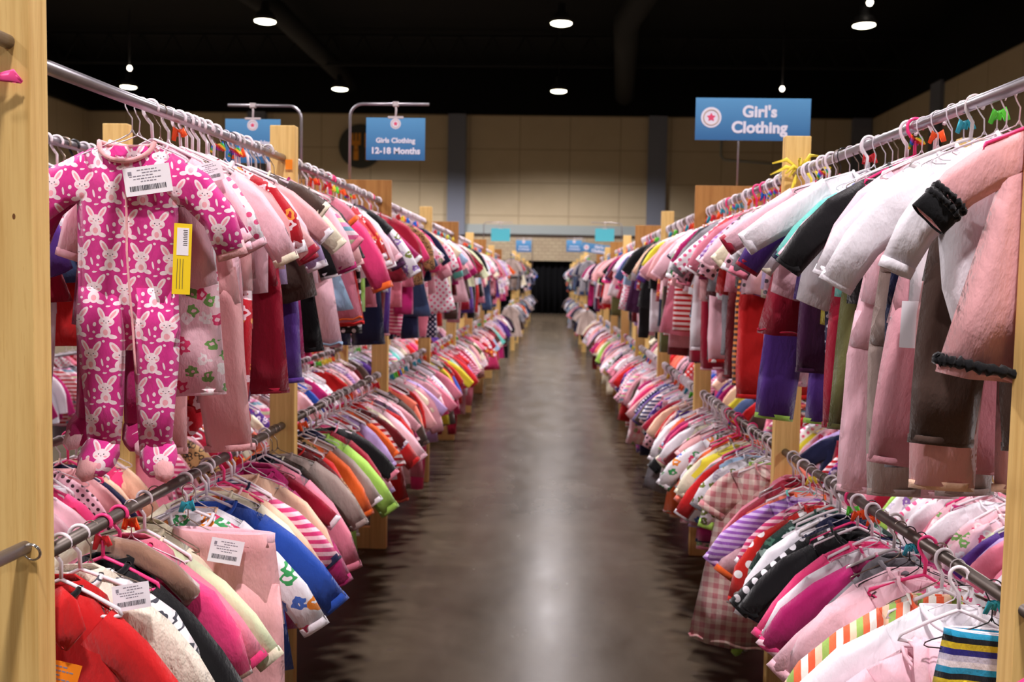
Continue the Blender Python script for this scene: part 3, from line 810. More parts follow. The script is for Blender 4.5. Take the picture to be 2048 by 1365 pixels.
def fill(side, lev, row, y0, y1, seed, step, dark_from=18.0):
    r = random.Random(seed); y = y0
    while y < y1:
        if all(abs(y - (py + .02)) > .05 for py, _ in POSTS[side]) and not (16.4 < y < 18.2):
            kw_ = KW
            if lev == 'u': kw_ = [(a, w * (2.2 if a in (TR,) else 1)) for a, w in KW]
            kind = pick(r, kw_)
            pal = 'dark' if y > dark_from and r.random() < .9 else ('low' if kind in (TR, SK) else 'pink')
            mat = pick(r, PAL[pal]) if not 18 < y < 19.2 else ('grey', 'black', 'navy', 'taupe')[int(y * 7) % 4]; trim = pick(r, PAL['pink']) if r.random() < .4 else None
            zo = -r.uniform(.02, .18) if kind in (TR, SK) and lev == 'u' else 0.0
            add(side, lev, row, y, kind, mat, trim, zo=zo, sc=r.uniform(.84, 1.16))
        y += step(y) * (r.uniform(.7, 1.25) if r.random() < .93 else 2.1)
st_front = lambda y: .042 if y < 6 else (.052 if y < 9 else (.075 if y < 14 else .11))
st_back = lambda y: .06 if y < 5 else (.085 if y < 9 else .14)
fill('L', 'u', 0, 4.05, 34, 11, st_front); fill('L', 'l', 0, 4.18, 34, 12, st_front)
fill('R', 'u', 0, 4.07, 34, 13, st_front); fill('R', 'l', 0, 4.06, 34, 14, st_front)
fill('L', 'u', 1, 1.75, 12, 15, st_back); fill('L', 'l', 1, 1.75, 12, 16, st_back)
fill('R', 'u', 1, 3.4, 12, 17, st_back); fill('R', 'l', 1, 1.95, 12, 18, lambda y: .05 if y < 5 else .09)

# order by apparent size, decide who is an individual
for i, d in enumerate(items):
    d['id'] = i
    d['d'] = d['y'] * (1 if d['row'] == 0 else (1.35 if d['lev'] == 'l' else 1.8))
railkey = lambda d: (d['side'], d['lev'], d['row'])
byrail = {}
for d in items: byrail.setdefault(railkey(d), []).append(d)
for L_ in byrail.values():
    L_.sort(key=lambda d: d['y'])
    for a, b in zip(L_, L_[1:]): a['next'] = b; b['prev'] = a
cnt = {}
for d in sorted(items, key=lambda d: d['d']):
    n = cnt.get(d['kind'], 0)
    d['solo'] = n < 300 and d['d'] < 13
    if d['solo']: cnt[d['kind']] = n + 1
RW = {('L', 'u', 0): 'upper left rail', ('L', 'l', 0): 'lower left rail', ('R', 'u', 0): 'upper right rail', ('R', 'l', 0): 'lower right rail',
      ('L', 'u', 1): 'rear upper left rail', ('L', 'l', 1): 'rear lower left rail', ('R', 'u', 1): 'rear upper right rail', ('R', 'l', 1): 'rear lower right rail'}
SHORT = {LS: 'top', SS: 't-shirt', DR: 'dress', JK: 'jacket', BS: 'bodysuit', SL: 'sleeper', TR: 'trousers', SK: 'skirt'}
def short(d): return d['mat'] + ' ' + SHORT[d['kind']]
used = set()
def wc(s): return len(s.split())
def label_for(d):
    w = ' on the ' + RW[railkey(d)]; b = ', ' + bay(d['side'], d['y']) + ' bay'
    me = d['mat'] + ' ' + WORD[d['kind']]
    p, n = d.get('prev'), d.get('next')
    tr = ' with ' + d['trim'] + (' trim' if d['kind'] in (TR, SK) else ' cuffs') if d['trim'] and d['trim'] != d['mat'] and d['d'] < 5.2 and d['kind'] != SK else ''
    cand = []
    if d['d'] < 5.2: cand.append(me + tr + w + b) 
    if n: cand.append(me + ' in front of ' + short(n) + w + b)
    if p: cand.append(me + ' behind ' + short(p) + w + b)
    if p and n:
        cand.append(me + ' between ' + short(p) + ' and ' + short(n) + w + b)
        cand.append(me + ' between ' + short(p) + ' and ' + short(n) + ', ' + RW[railkey(d)] + b)
    return cand
# count all candidate strings so that a label fits one garment only
from collections import Counter
cc = Counter()
for d in items:
    d['cand'] = label_for(d)
    cc.update(set(d['cand']))
for d in sorted(items, key=lambda d: d['d']):
    if not d['solo']: continue
    ok = [c for c in d['cand'] if cc[c] == 1 and c not in used and wc(c) <= 16] 
    if ok: d['label'] = ok[0]
    else: 
        d['label'] = d['cand'][-1] if wc(d['cand'][-1]) <= 16 else d['cand'][0]; d['share'] = True
    used.add(d['label'])

FIXED = {}
def setmat(o, m):
    for i in range(len(o.material_slots)):
        o.material_slots[i].link = 'OBJECT'; o.material_slots[i].material = MATS[m]
PIECES = {}
def part_objs(kind, var, res):
    k = (kind, var, res)
    if k not in PIECES:
        out = []
        for nm, me, role, par in kit(kind, var, res):
            if not len(me.materials): me.materials.append(None)
            out.append((nm, me, role, par))
        PIECES[k] = out
    return PIECES[k]

hcount = 0; stuffG = {}; stuffH = {'V': [], 'F': [], 'M': []}
rr = random.Random(99)
def add_to(bag, V, F, M, matname):
    b = len(bag['V'])
    for v in V: bag['V'].append(tuple(M @ Vector(v)))
    ms = bag.setdefault('mats', []); 
    if matname not in ms: ms.append(matname)
    mi = ms.index(matname)
    bag['F'] += [tuple(b + i for i in f) for f in F]; bag['M'] += [mi] * len(F)

hused = Counter()
for d in sorted(items, key=lambda d: d['d']):
    side, lev, row, y = d['side'], d['lev'], d['row'], d['y']
    x = rail_x(side, row, y); z = rz(side, lev, y)
    if y > 18: x += .12 if side == 'L' else -.12; z += .1
    yaw = d.get('yaw', rr.gauss(0, .12)); tilt = d.get('tilt', rr.gauss(0, .045))
    yaw = yaw + (.04 if side == 'L' else -.04)
    sc = d.get('sc', rr.uniform(.9, 1.12)); xo = d.get('xo', rr.gauss(0, .014)); zo = d.get('zo', 0.0)
    var = d['var'] if d.get('var') is not None else rr.randrange(NV[d['kind']])
    trim = d['trim'] or d['mat']
    # the hanger decides where the garment hangs; bigger garments hang on the same hanger, scaled about the neck
    hx = rr.choices(HSTY, [h[3] for h in HSTY])[0]
    if d.get('hang'): hx = [h for h in HSTY if h[0] == d['hang']][0]
    loc = Vector((x + xo * 0.4, y, z + zo)); rot = (0, tilt, yaw)
    M = Matrix.Translation(loc) @ Matrix.Rotation(yaw, 4, 'Z') @ Matrix.Rotation(tilt, 4, 'Y')
    dz = -.088 * (1 - sc)          # keep the neckline on the hanger
    gl = loc + Vector((xo * .6, 0, dz))
    MG = Matrix.Translation(gl) @ Matrix.Rotation(yaw, 4, 'Z') @ Matrix.Rotation(tilt, 4, 'Y') @ Matrix.Diagonal((sc, sc, sc, 1))
    if d['solo']:
        grp = {'top': 'long-sleeved tops', 't-shirt': 't-shirts', 'dress': 'dresses', 'trousers': 'trousers'}.get(CATS[d['kind']], CATS[d['kind']] + 's') + ' hanging on the ' + RW[railkey(d)]
        if d.get('share'): grp = grp + ', lookalikes'
        full = row == 0 and y < 5.0
        if full:
            root = thing(d['kind'], d['label'], CATS[d['kind']], gl, rot, grp); root.scale = (sc, sc, sc)
            prev = None
            for nm, me, role, par in part_objs(d['kind'], var, 2):
                mt = d['mat'] if role == 'main' else (trim if role in ('trim', 'trim2') else 'zip_metal')
                if role == 'zip' and d['kind'] == JK: mt = 'zip_metal'
                o = put(nm, me, mt, prev if par == 'prev' else root)
                if role in ('trim', 'trim2') and trim != d['mat']: o['label'] = trim + ' ' + nm.replace('_', ' ')
                if par != 'prev': prev = o
            d['root'] = root
            if d.get('tags') == 'card' or (d.get('tags') is None and rr.random() < .24 and d['kind'] not in (TR, SK)):
                sx = (1 if side == 'L' else -1) * rr.uniform(.05, .13)
                cp = d.get('cpos', (sx, -.036, -.165 - abs(sx) * .5))
                t_ = tagcard(root, cp[0], cp[1], cp[2], .062, .046, (-.15, rr.uniform(-.3, .3), (.25 if side == 'L' else -.25)), bars=y < 3)
        else:
            me, V, F = joined(d['kind'], var, 1)
            if not len(me.materials): me.materials.append(None)
            o = put(d['kind'], me, d['mat'], None, gl, rot); o.scale = (sc, sc, sc)
            tag(o, d['label'], CATS[d['kind']], grp)
    else:
        me, V, F = joined(d['kind'], var, 0)
        bag = stuffG.setdefault(d['kind'], {'V': [], 'F': [], 'M': []})
        add_to(bag, V, F, MG, d['mat'])
    # hanger
    if hcount < 300 and d['solo']:
        hcount += 1
        base = hx[1] + ' hanger holding '
        cands = []
        if d['d'] < 5.2 and 'on the ' in d['label']:
            cands.append(base + short(d) + ' on the ' + RW[railkey(d)] + ', ' + bay(side, y) + ' bay')
        if d.get('next'): cands.append(base + short(d) + ' in front of ' + short(d['next']) + ', ' + RW[railkey(d)] + ', ' + bay(side, y) + ' bay')
        if d.get('prev'): cands.append(base + short(d) + ' behind ' + short(d['prev']) + ', ' + RW[railkey(d)] + ', ' + bay(side, y) + ' bay')
        if d.get('prev') and d.get('next'): cands.append(hx[1] + ' hanger between ' + short(d['prev']) + ' and ' + short(d['next']) + ', ' + RW[railkey(d)] + ', ' + bay(side, y) + ' bay')
        lab = None
        for c in cands:
            if wc(c) <= 16 and hused[c] == 0: lab = c; break
        if lab is None: lab = min(cands, key=wc)
        hused[lab] += 1
        g = 'clothes hangers on the ' + RW[railkey(d)]
        hk, ar, whole, _ = HANG[hx[2]]
        rib = rr.random() < (.26 if lev == 'u' else .12)
        zz = loc.z if zo > -.001 and zo < .001 else z
        hl = Vector((loc.x, loc.y, z))
        if row == 0 and y < 5:
            root = thing('clothes_hanger', lab, 'hanger', hl, rot, g)
            for nm, me in (('hook', hk), ('shoulder_bar', ar)):
                if not len(me.materials): me.materials.append(None)
                put(nm, me, hx[0], root)
            if rib: 
                me = RIB[rr.randrange(3)]
                if not len(me.materials): me.materials.append(None)
                q = put('ribbon', me, RIBM[rr.randrange(len(RIBM))] if rr.random() < .7 else 'orange_ribbon', root); q['label'] = 'coloured ribbon marker tied on the hook'
        else:
            if not len(whole.materials): whole.materials.append(None)
            o = put('clothes_hanger', whole, hx[0], None, hl, rot); tag(o, lab, 'hanger', g)
    elif d['y'] < 20:
        _, _, _, (V2, F2) = HANG['tube' if d['d'] > 5 else hx[2]]
        add_to(stuffH, V2, F2, Matrix.Translation((x, y, z)) @ Matrix.Rotation(yaw, 4, 'Z'), hx[0])
        if rr.random() < .25:
            me = RIB[0]; add_to(stuffH, [tuple(v.co * 1.3) for v in me.vertices], [tuple(p.vertices) for p in me.polygons], Matrix.Translation((x, y, z)), RIBM[rr.randrange(6)])

FAR_X = {'L': (-3.35, -3.95), 'R': (3.25, 3.85)}
for s_ in 'LR':
    for x0 in FAR_X[s_]:
        for lev in 'ul':
            y = 2.2
            while y < 15:
                kind = pick(rr, KW); mat = pick(rr, PAL['low' if rr.random() < .5 else 'pink'])
                zo = -rr.uniform(.02, .2) if kind in (TR, SK) else 0
                me, V, F = joined(kind, rr.randrange(NV[kind]), 0)
                zf = 1.9 if lev == 'u' else .93
                add_to(stuffG.setdefault(kind, {'V': [], 'F': [], 'M': []}), V, F, Matrix.Translation((x0, y, zf + zo)) @ Matrix.Rotation(rr.uniform(-.15, .15), 4, 'Z'), mat)
                if rr.random() < .6: add_to(stuffH, HANG['wire'][3][0], HANG['wire'][3][1], Matrix.Translation((x0, y, zf)), 'white_wire')
                y += rr.uniform(.07, .12)
            V, F = [], []; tube_pts(V, F, [(x0, 2.0, zf), (x0, 15.2, zf)], NR, 10)
            tag(put('clothes_rail', mesh_from(V, F, 'rail'), 'galvanised'), '%s pipe of the neighbouring rack beyond the %s rack, %s row' % ({'u': 'upper', 'l': 'lower'}[lev], {'L': 'left', 'R': 'right'}[s_], 'nearer' if abs(x0) < 3.5 else 'farther'), 'rail', 'steel pipe rails')
        for y in (3.3, 6.8, 10.3, 13.8):
            o = put('timber_post', boxm(-.0445, .0445, 0, .045, 0, 2.02, bevel=.003), 'pine', None, (x0, y, 0))
            tag(o, 'pine post of the neighbouring rack beyond the %s rack' % {'L': 'left', 'R': 'right'}[s_], 'post', 'posts of the neighbouring %s rack' % {'L': 'left', 'R': 'right'}[s_])
def flush(bag, name, label, cat):
    me = mesh_from(bag['V'], bag['F'], name)
    for m in bag['mats']: me.materials.append(MATS[m])
    me.polygons.foreach_set('material_index', bag['M']); me.update()
    o = bpy.data.objects.new(name, me); C.objects.link(o); tag(o, label, cat, None, 'stuff'); return o
PL = {LS: 'long_sleeved_tops', SS: 'short_sleeved_tops', DR: 'dresses', JK: 'jackets', BS: 'bodysuits', SL: 'footed_sleepers', TR: 'pairs_of_trousers', SK: 'skirts'}
for k_, bag in stuffG.items():
    flush(bag, PL[k_], 'mass of distant small ' + PL[k_].replace('_', ' ') + ' hanging on the far rails of both racks', CATS[k_])
flush(stuffH, 'clothes_hangers', 'mass of distant white and coloured clothes hangers on the far rails', 'hanger')

# extras on the hand-laid garments -------------------------------------------
def find(mat, kind, side, lev):
    return [d for d in byrail[(side, lev, 0)] if d['mat'] == mat and d['kind'] == kind][0]
d = find('bunny-print magenta', SL, 'L', 'u'); rt = d['root']
rt['label'] = 'magenta bunny-print footed sleeper with blush neckband hanging nearest the left post'
tagcard(rt, .055, -.03, -.175, .10, .062, (-.08, -.17, .05))
yt = tagcard(rt, .128, -.03, -.345, .038, .155, (-.05, .03, .1), 'yellow_card', 'yellow_hang_tag', bars=False)
bm = bmesh.new(); box(bm, -.012, .013, -.001, -.0004, .008, .068); put('price_sticker', bm, 'tag_paper', yt)
bm = bmesh.new()
for i in range(9): box(bm, .001 + (i % 2) * .001, .010, -.0014, -.001, .03 + i * .004, .0315 + i * .004)
for i in range(3): box(bm, -.010 + i * .006, -.009 + i * .006, -.0008, -.0004, -.066, -.0)
put('printed_lines', bm, 'ink', yt)
d = find('blush pink', DR, 'R', 'u')
rt = d['root']; rt['label'] = 'blush pink fleece dress with black ruffled cuffs and hem, nearest on the upper right rail'
def ruffle(pts_w, amp, name, parent, mat, thick=.006, n=60):
    V, F = [], []
    pts = []
    for i in range(n + 1):
        p, nrm = pts_w(i / n)
        pts.append(Vector(p) + Vector(nrm) * (amp * math.sin(i * 1.9)) + Vector((0, 0, amp * .8 * math.sin(i * 2.7 + 1))))
    tube_pts(V, F, pts, [thick * (1 + .35 * math.sin(i * 2.3)) for i in range(n + 1)], 7)
    return put(name, mesh_from(V, F, name), mat, parent)
# ruffles around the cuffs and hem
for ch, (p_, hw_, tt_, wd_) in zip([c for c in rt.children if c.name.split('.')[0] == 'sleeve'], ENDS[(DR, 0, 2)]):
    e1 = Vector(p_[-1]); ax = (e1 - Vector(p_[-2])).normalized(); wd = Vector(wd_[-1]).normalized()
    g = G(); g.tube([e1 - ax * .038, e1 - ax * .015, e1 + ax * .012], [.040, .041, .041], [.016, .016, .016], tuple(wd), 16, 2, .002)
    put('velvet_cuff', g.finish('velvet_cuff', .002), 'black', ch)
    for q in (0, 1):
        c = e1 - ax * (.045 - .016 * q)
        ruffle(lambda t: (c + wd * (.037 * math.cos(t * 2 * pi)) + Vector((0, 1, 0)) * (.017 * math.sin(t * 2 * pi)), (0, math.sin(t * 2 * pi), 0)), .003, 'cuff_ruffle', ch, 'black', .0062, 44)
hemz = min(v.co.z for c in rt.children if c.name.split('.')[0] == 'body' for v in c.data.vertices)
ruffle(lambda t: ((.202 * math.cos(t * 2 * pi), .027 * math.sin(t * 2 * pi) , hemz + .025 + .011 * math.cos(t * 2 * pi) ** 2), (0, math.sin(t * 2 * pi), 0)), .003, 'hem_ruffle', rt, 'black', .0105, 130)

d = find('white', LS, 'R', 'u'); tagcard(d['root'], -.125, -.03, -.40, .036, .082, (0, .06, -.2), bars=False)
d = [q for q in byrail[('R', 'u', 0)] if q['mat'] == 'crimson' and q['kind'] == DR][0]
lt = tagcard(d['root'], -.10, -.05, -.36, .034, .15, (0, .05, -.2), bars=False)
bm = bmesh.new(); box(bm, -.012, .012, -.001, -.0004, -.065, -.035); put('price_sticker', bm, 'yellow_card', lt)
d = find('red', JK, 'L', 'l'); rt = d['root']
rt['label'] = 'red fleece jacket with black stitched collar and orange price card beside the left post'
tagcard(rt, .015, -.04, -.245, .085, .075, (-.1, .25, .1), 'orange_card')
# folded-over collar flap with black blanket stitch
g = G(); g.tube([(.012, -.022, -.085), (.03, -.04, -.11), (.045, -.046, -.15), (.04, -.044, -.185)], [.012, .032, .034, .006], [.003, .004, .004, .003], (1, 0, .35), 12, 3, .002, cap=True)
cf = put('collar_flap', g.finish('collar_flap', .003), 'red', rt)
V, F = [], []
for i in range(14):
    t = i / 13; p = Vector((.0 + .004 * math.sin(t * 3), -.0475 - .004 * math.sin(t * 3), -.092 - .085 * t)); tube_pts(V, F, [p + Vector((.006, -.002, .004)), p + Vector((-.004, -.002, 0))], .0011, 4)
put('blanket_stitch', mesh_from(V, F, 'blanket_stitch'), 'black', cf)
d = find('hot pink', JK, 'L', 'l'); rt = d['root']; rt['label'] = 'hot pink puffer jacket with brown fur hood trim on the lower left rail'
g = G(); g.tube([(-.05, .0, -.075), (-.02, -.03, -.06), (.05, -.045, -.075), (.11, -.045, -.115), (.15, -.03, -.165), (.135, -.01, -.19)], [.016, .02, .022, .022, .022, .012], [.014, .016, .017, .017, .016, .01], (0, .3, 1), 12, 5, .005, cap=True)
put('fur_trim', g.finish('fur_trim', .002), 'brown fur', rt)
d = find('black', JK, 'L', 'l'); rt = d['root']; 
bmk = rt.children
g = G(); g.tube([(0, -.03, -.1), (.0, -.032, -.112)], [.001, .001], [.001, .001], (1, 0, 0), 6)
d = [q for q in byrail[('R', 'l', 0)] if q.get('tags') == 'scarf'][0]; rt = d['root']
rt['label'] = 'pale pink long-sleeved top with draped scarf collar, lowest right of the lower right rail'
for q, (dx, dy) in enumerate(((-.018, 0), (0, -.006), (.017, -.002))):
    g = G(); g.tube([(dx - .01, .01, -.078), (dx * 1.1, -.014, -.08), (dx * 1.3, -.03 + dy, -.11), (dx * 1.6 + .01, -.034 + dy, -.17), (dx * 2 + .02, -.032, -.25), (dx * 2.3 + .03, -.03, -.30)], [.011, .013, .013, .013, .014, .013], [.005, .006, .006, .005, .005, .004], (1, 0, 0), 10, q * 2.0, .003, cap=True)
    put('scarf_fold', g.finish('scarf_fold', .002), 'pale pink', rt)
d = find('multi-striped', TR, 'R', 'l'); d['root']['label'] = 'navy, yellow and teal striped leggings on a black wire hanger by the right post'

def text_mesh(s, size, depth=.0012):
    cu = bpy.data.curves.new('t', 'FONT'); cu.body = s; cu.size = size; cu.extrude = depth; cu.align_x = 'CENTER'; cu.align_y = 'CENTER'; cu.offset = size * .04
    cu.space_character = 1.03
    o = bpy.data.objects.new('t', cu); C.objects.link(o)
    dg = bpy.context.evaluated_depsgraph_get(); me = bpy.data.meshes.new_from_object(o.evaluated_get(dg))
    bpy.data.objects.remove(o); 
    me.transform(Matrix.Rotation(pi / 2, 4, 'X')); me.materials.clear(); return me
# ------------------------------------------------------------------ racks: posts, boards, rails
def post(side, i, y, x, name='timber_post'):
    w, t = .089, .045
    first = i == 0
    bm = boxm(-w/2, w/2, 0, .06 if first else t, 0, 2.02 if not first else 2.35, bevel=.004)
    words = BAYS[i]
    lab = {'L': 'left', 'R': 'right'}[side]
    o = put(name, bm, 'pine', None, (x, y, 0))
    if first: l = 'tall pine post close to the camera at the %s edge of the picture' % lab
    else: l = '%s pine post from the camera in the front row of the %s rack' % (words, lab)
    tag(o, l, 'post', 'pine posts carrying the rails')
    # bore plates where the rails pass
    return o
def backpost(side, i, y):
    bm = boxm(-.0445, .0445, 0, .045, 0, 2.02, bevel=.004)
    o = put('timber_post', bm, 'pine', None, (BACKX[side] , y + (.0 if side == 'L' else .0), 0))
    tag(o, '%s pine post from the camera in the rear row of the %s rack' % (BAYS[i], {'L': 'left', 'R': 'right'}[side]), 'post', 'pine posts carrying the rails')
for s_ in 'LR':
    for i, (y, x) in enumerate(POSTS[s_]):
        post(s_, i, y, x)
        if i: backpost(s_, i, y)
        # foot boards on the floor tying each pair of posts
        xa, xb = sorted((x, BACKX[s_]))
        if i:
            o = put('foot_board', boxm(xa + .046, xb - .046, 0, .04, 0, .12, bevel=.003), 'pine', None, (0, y + .002, 0))
            tag(o, 'pine foot board on the floor at the %s pair of posts, %s rack' % (BAYS[i], {'L': 'left', 'R': 'right'}[s_]), 'board', 'foot boards between the posts')
    for j, i in enumerate((2, 4, 6, 8)):
        y, x = POSTS[s_][i]; xa, xb = sorted((x + (.06 if s_ == 'L' else -.075), BACKX[s_]))
        o = put('plywood_board', boxm(xa, xb, -.02, 0, 1.72, 2.024, bevel=.002), 'plywood', None, (0, y - .001, 0))
        tag(o, 'brown plywood end board across the %s post pair of the %s rack' % (BAYS[i], {'L': 'left', 'R': 'right'}[s_]), 'board', 'plywood boards on the rack tops')
    for lev in 'ul':
        for row in (0, 1):
            P = [(y, rail_x(s_, row, y + .02)) for y, _ in POSTS[s_]]
            segs = list(zip(P, P[1:])) + ([((18.2, P[-1][1] + (.12 if s_ == 'L' else -.12)), (26, P[-1][1] + (.12 if s_ == 'L' else -.12))), ((26.1, P[-1][1] + (.12 if s_ == 'L' else -.12)), (34, P[-1][1] + (.12 if s_ == 'L' else -.12)))] if row == 0 else [])
            for k_, ((ya, xa), (yb, xb)) in enumerate(segs):
                if row and k_ > 5: continue
                zz = rz(s_, lev, ya) + (.1 if ya > 18 else 0); zb_ = rz(s_, lev, yb) + (.1 if ya > 18 else 0)
                V, F = [], []
                y0 = ya - .03 if (row == 0 and ya < 1.7 and s_ == 'L') else ya + .001
                tube_pts(V, F, [(xa, ya - (.26 if k_ == 0 and row == 0 and s_ == 'R' else -.002), zz), (xb, yb, zb_)], NR, 16)
                # the rail starts in the bored hole of the nearer post
                o = put('clothes_rail', mesh_from(V, F, 'rail'), 'galvanised' if lev == 'u' else 'dull_steel')
                tag(o, '%s steel pipe of the %s, %s bay' % ('grey' if lev == 'u' else 'dull', RW[(s_, lev, row)], BAYS[min(k_, 9)]), 'rail', 'steel pipe rails')
# far rack legs past the gap (steel stands)
for s_ in 'LR':
    for y in (19.6, 22.0, 26.0, 30.0, 33.9):
        x = -.80 if s_ == 'L' else .715
        o = put('timber_post', boxm(-.0445, .0445, 0, .045, 0, 2.12, bevel=.003), 'pine', None, (x, y, 0))
        tag(o, 'pine post of the far %s rack, %d m before the black curtain' % ({'L': 'left', 'R': 'right'}[s_], 42 - y), 'post', 'pine posts carrying the rails')

for (x_, z_, l_, m_) in ((-.953, 1.898, 'grey pipe end poking out of the near left post, near its top', 'galvanised'), (-.937, 1.003, 'steel pipe end with a split ring at the near left post', 'galvanised')):
    V, F = [], []; tube_pts(V, F, [(x_ - .01, 1.2, z_ + .004), (x_, 1.603, z_)], NR * .93, 16)
    tag(put('clothes_rail', mesh_from(V, F, 'rail'), m_), l_, 'rail')
me_ = text_mesh('C  8', .022, .0004)
q_ = put('pencil_mark', me_, 'faint_ink', [o for o in C.objects if o.name == 'timber_post'][0], (.028, -.0006, 1.462))
# split ring and pink ribbon on the near left post
V, F = [], []
tube_pts(V, F, [(-.918 + .016 * math.cos(a), 1.588 - .004 * math.sin(a), .999 + .016 * math.sin(a)) for a in [i * 2 * pi / 20 for i in range(21)]], .0016, 6, cap=False)
tube_pts(V, F, [(-.918 + .0145 * math.cos(a), 1.586 - .004 * math.sin(a), .999 + .0145 * math.sin(a)) for a in [i * 2 * pi / 20 for i in range(21)]], .0012, 6, cap=False)
tag(put('split_ring', mesh_from(V, F, 'ring'), 'chrome'), 'silver split ring on the pipe end at the near left post', 'ring')
g = G(); g.tube([(-1.02, 1.57, 1.83), (-.96, 1.575, 1.832), (-.935, 1.582, 1.836), (-.922, 1.588, 1.826)], [.005, .006, .012, .003], [.001] * 4, (0, 0, 1), 8, 1, .002, cap=True)
tag(put('plastic_ribbon', g.finish('ribbon', .0008), 'pink_ribbon', None, (0, 0, .0)), 'hot pink plastic ribbon stretched across the near left post', 'ribbon')
V, F = [], []
tube_pts(V, F, [(-.95 + .012 * math.cos(a), 1.585, 1.905 + .012 * math.sin(a)) for a in [i * 2 * pi / 16 for i in range(17)]], .0035, 6, cap=False)
me_ = RIB[1].copy(); q_ = put('plastic_ribbon', me_, 'orange_ribbon', None, (-.957, 1.50, 1.945)); q_.scale = (.9, .9, .9)
tag(q_, 'scrap of orange ribbon on the pipe end at the top left post', 'ribbon')
# yellow bow on second right post
g = G(); rb = random.Random(5)
for i in range(16):
    a = rb.uniform(-2.8, 2.8); l = rb.uniform(.04, .11)
    g.tube([(0, -.012, 0), (math.sin(a) * l * .5, -.02 - rb.random() * .02, math.cos(a) * l * .5 + .01), (math.sin(a) * l, -.02 - rb.random() * .02, math.cos(a) * l * .8 - .015)], [.004, .007, .003], [.0012, .0012, .001], (math.cos(a), 0, -math.sin(a)), 6, i, .003, cap=True)
tag(put('ribbon_bow', g.finish('bow', 0), 'yellow_ribbon', None, (.85, 3.285, 1.90)), 'curly yellow ribbon bow tied on the second right post below its top', 'ribbon')
# orange card on the second left post
o = put('price_card', boxm(-.012, .012, -.0008, .0008, -.017, .017), 'orange_card', None, (-.915, 3.194, 1.885))
tag(o, 'small orange card stuck on the second left post', 'card')

# ------------------------------------------------------------------ signs
def disc(r, n=40, t=.001):
    bm = bmesh.new(); bmesh.ops.create_cone(bm, cap_ends=True, segments=n, radius1=r, radius2=r, depth=t)
    bmesh.ops.rotate(bm, verts=bm.verts, matrix=Matrix.Rotation(pi / 2, 3, 'X')); return bm
def star(r, r2, n=5, t=.002):
    V = []; k = 2 * n
    for s_ in (-1, 1):
        for i in range(k):
            a = pi / 2 + i * pi / n; q = r if i % 2 == 0 else r2
            V.append((q * math.cos(a), s_ * t / 2, q * math.sin(a)))
    F = [tuple(range(k)), tuple(range(2 * k - 1, k - 1, -1))] + [(i, (i + 1) % k, k + (i + 1) % k, k + i) for i in range(k)]
    return mesh_from(V, F, 'star', False)
def emblem(parent, x, z, r):
    e = put('emblem', disc(r), 'sign_white', parent, (x, -.004, z))
    V, F = [], []
    tube_pts(V, F, [(r * .74 * math.cos(a), -.001, r * .74 * math.sin(a)) for a in [i * 2 * pi / 32 for i in range(33)]], r * .07, 5, cap=False)
    put('emblem_ring', mesh_from(V, F, 'ring'), 'sign_mid', e)
    put('emblem_star', star(r * .44, r * .24), 'sign_pink', e, (0, -.001, 0))
    return e
def hung_sign(label, cx, y, cz, w, h, lines, size, polex, polez0, armz, armend, small=False, mat='blue_sign'):
    t = thing('hanging_sign', label, 'sign', (cx, y, cz), group='hanging aisle signs')
    put('panel', boxm(-w/2, w/2, -.003, .003, -h/2, h/2), mat, t)
    if lines:
        emblem(t, 0, h * .36, h * .125)
        for s_, z_, k in lines: put('lettering', text_mesh(s_, size * k), 'sign_white', t, (0, -.004, z_ * h))
    sg = 1 if armend > polex else -1; R_ = .07 if not small else .06
    pts = [(polex, 0, polez0)] + [(polex + sg * R_ * (1 - math.cos(a)), 0, armz - R_ + R_ * math.sin(a)) for a in [i * pi / 16 for i in range(9)]] + [(armend, 0, armz)]
    V, F = [], []
    tube_pts(V, F, [(p[0] - cx, .0, p[2] - cz) for p in pts], .0075, 10)
    put('stand_pole', mesh_from(V, F, 'pole'), 'galvanised', t)
    bm = boxm(-.016, .016, -.012, .012, armz - cz - .012, armz - cz + .012, bevel=.003); cl = put('clamp', bm, 'clear_plastic', t)
    V, F = [], []; tube_pts(V, F, [(0, 0, armz - cz - .01), (.002, -.001, armz - cz - .03), (-.001, 0, h / 2)], .0055, 8)
    put('clamp_stem', mesh_from(V, F, 'stem'), 'clear_plastic', cl)
    put('grip_bar', boxm(-.042, .042, -.006, .006, h / 2 - .004, h / 2 + .008, bevel=.002), 'clear_plastic', cl)
    return t
Z = EYE
L2 = [('Girls Clothing', -.04, .78), ('12-18 Months', -.285, 1.0)]
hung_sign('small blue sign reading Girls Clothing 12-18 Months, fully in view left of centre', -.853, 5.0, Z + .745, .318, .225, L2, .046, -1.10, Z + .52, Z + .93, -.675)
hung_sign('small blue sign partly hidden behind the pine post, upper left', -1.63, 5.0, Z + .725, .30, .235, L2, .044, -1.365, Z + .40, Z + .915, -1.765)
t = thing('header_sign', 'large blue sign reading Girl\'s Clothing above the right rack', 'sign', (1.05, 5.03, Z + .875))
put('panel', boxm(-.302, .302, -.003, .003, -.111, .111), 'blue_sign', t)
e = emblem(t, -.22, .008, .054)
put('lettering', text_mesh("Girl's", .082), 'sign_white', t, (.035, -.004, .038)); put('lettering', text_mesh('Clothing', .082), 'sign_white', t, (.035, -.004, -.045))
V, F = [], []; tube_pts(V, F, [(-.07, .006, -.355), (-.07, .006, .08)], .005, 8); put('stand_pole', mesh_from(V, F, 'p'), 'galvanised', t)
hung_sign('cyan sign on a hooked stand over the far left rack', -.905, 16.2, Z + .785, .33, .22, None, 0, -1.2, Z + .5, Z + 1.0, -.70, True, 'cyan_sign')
hung_sign('cyan sign on a hooked stand over the far right rack', .905, 16.2, Z + .81, .33, .22, None, 0, 1.2, Z + .5, Z + 1.02, .66, True, 'cyan_sign')
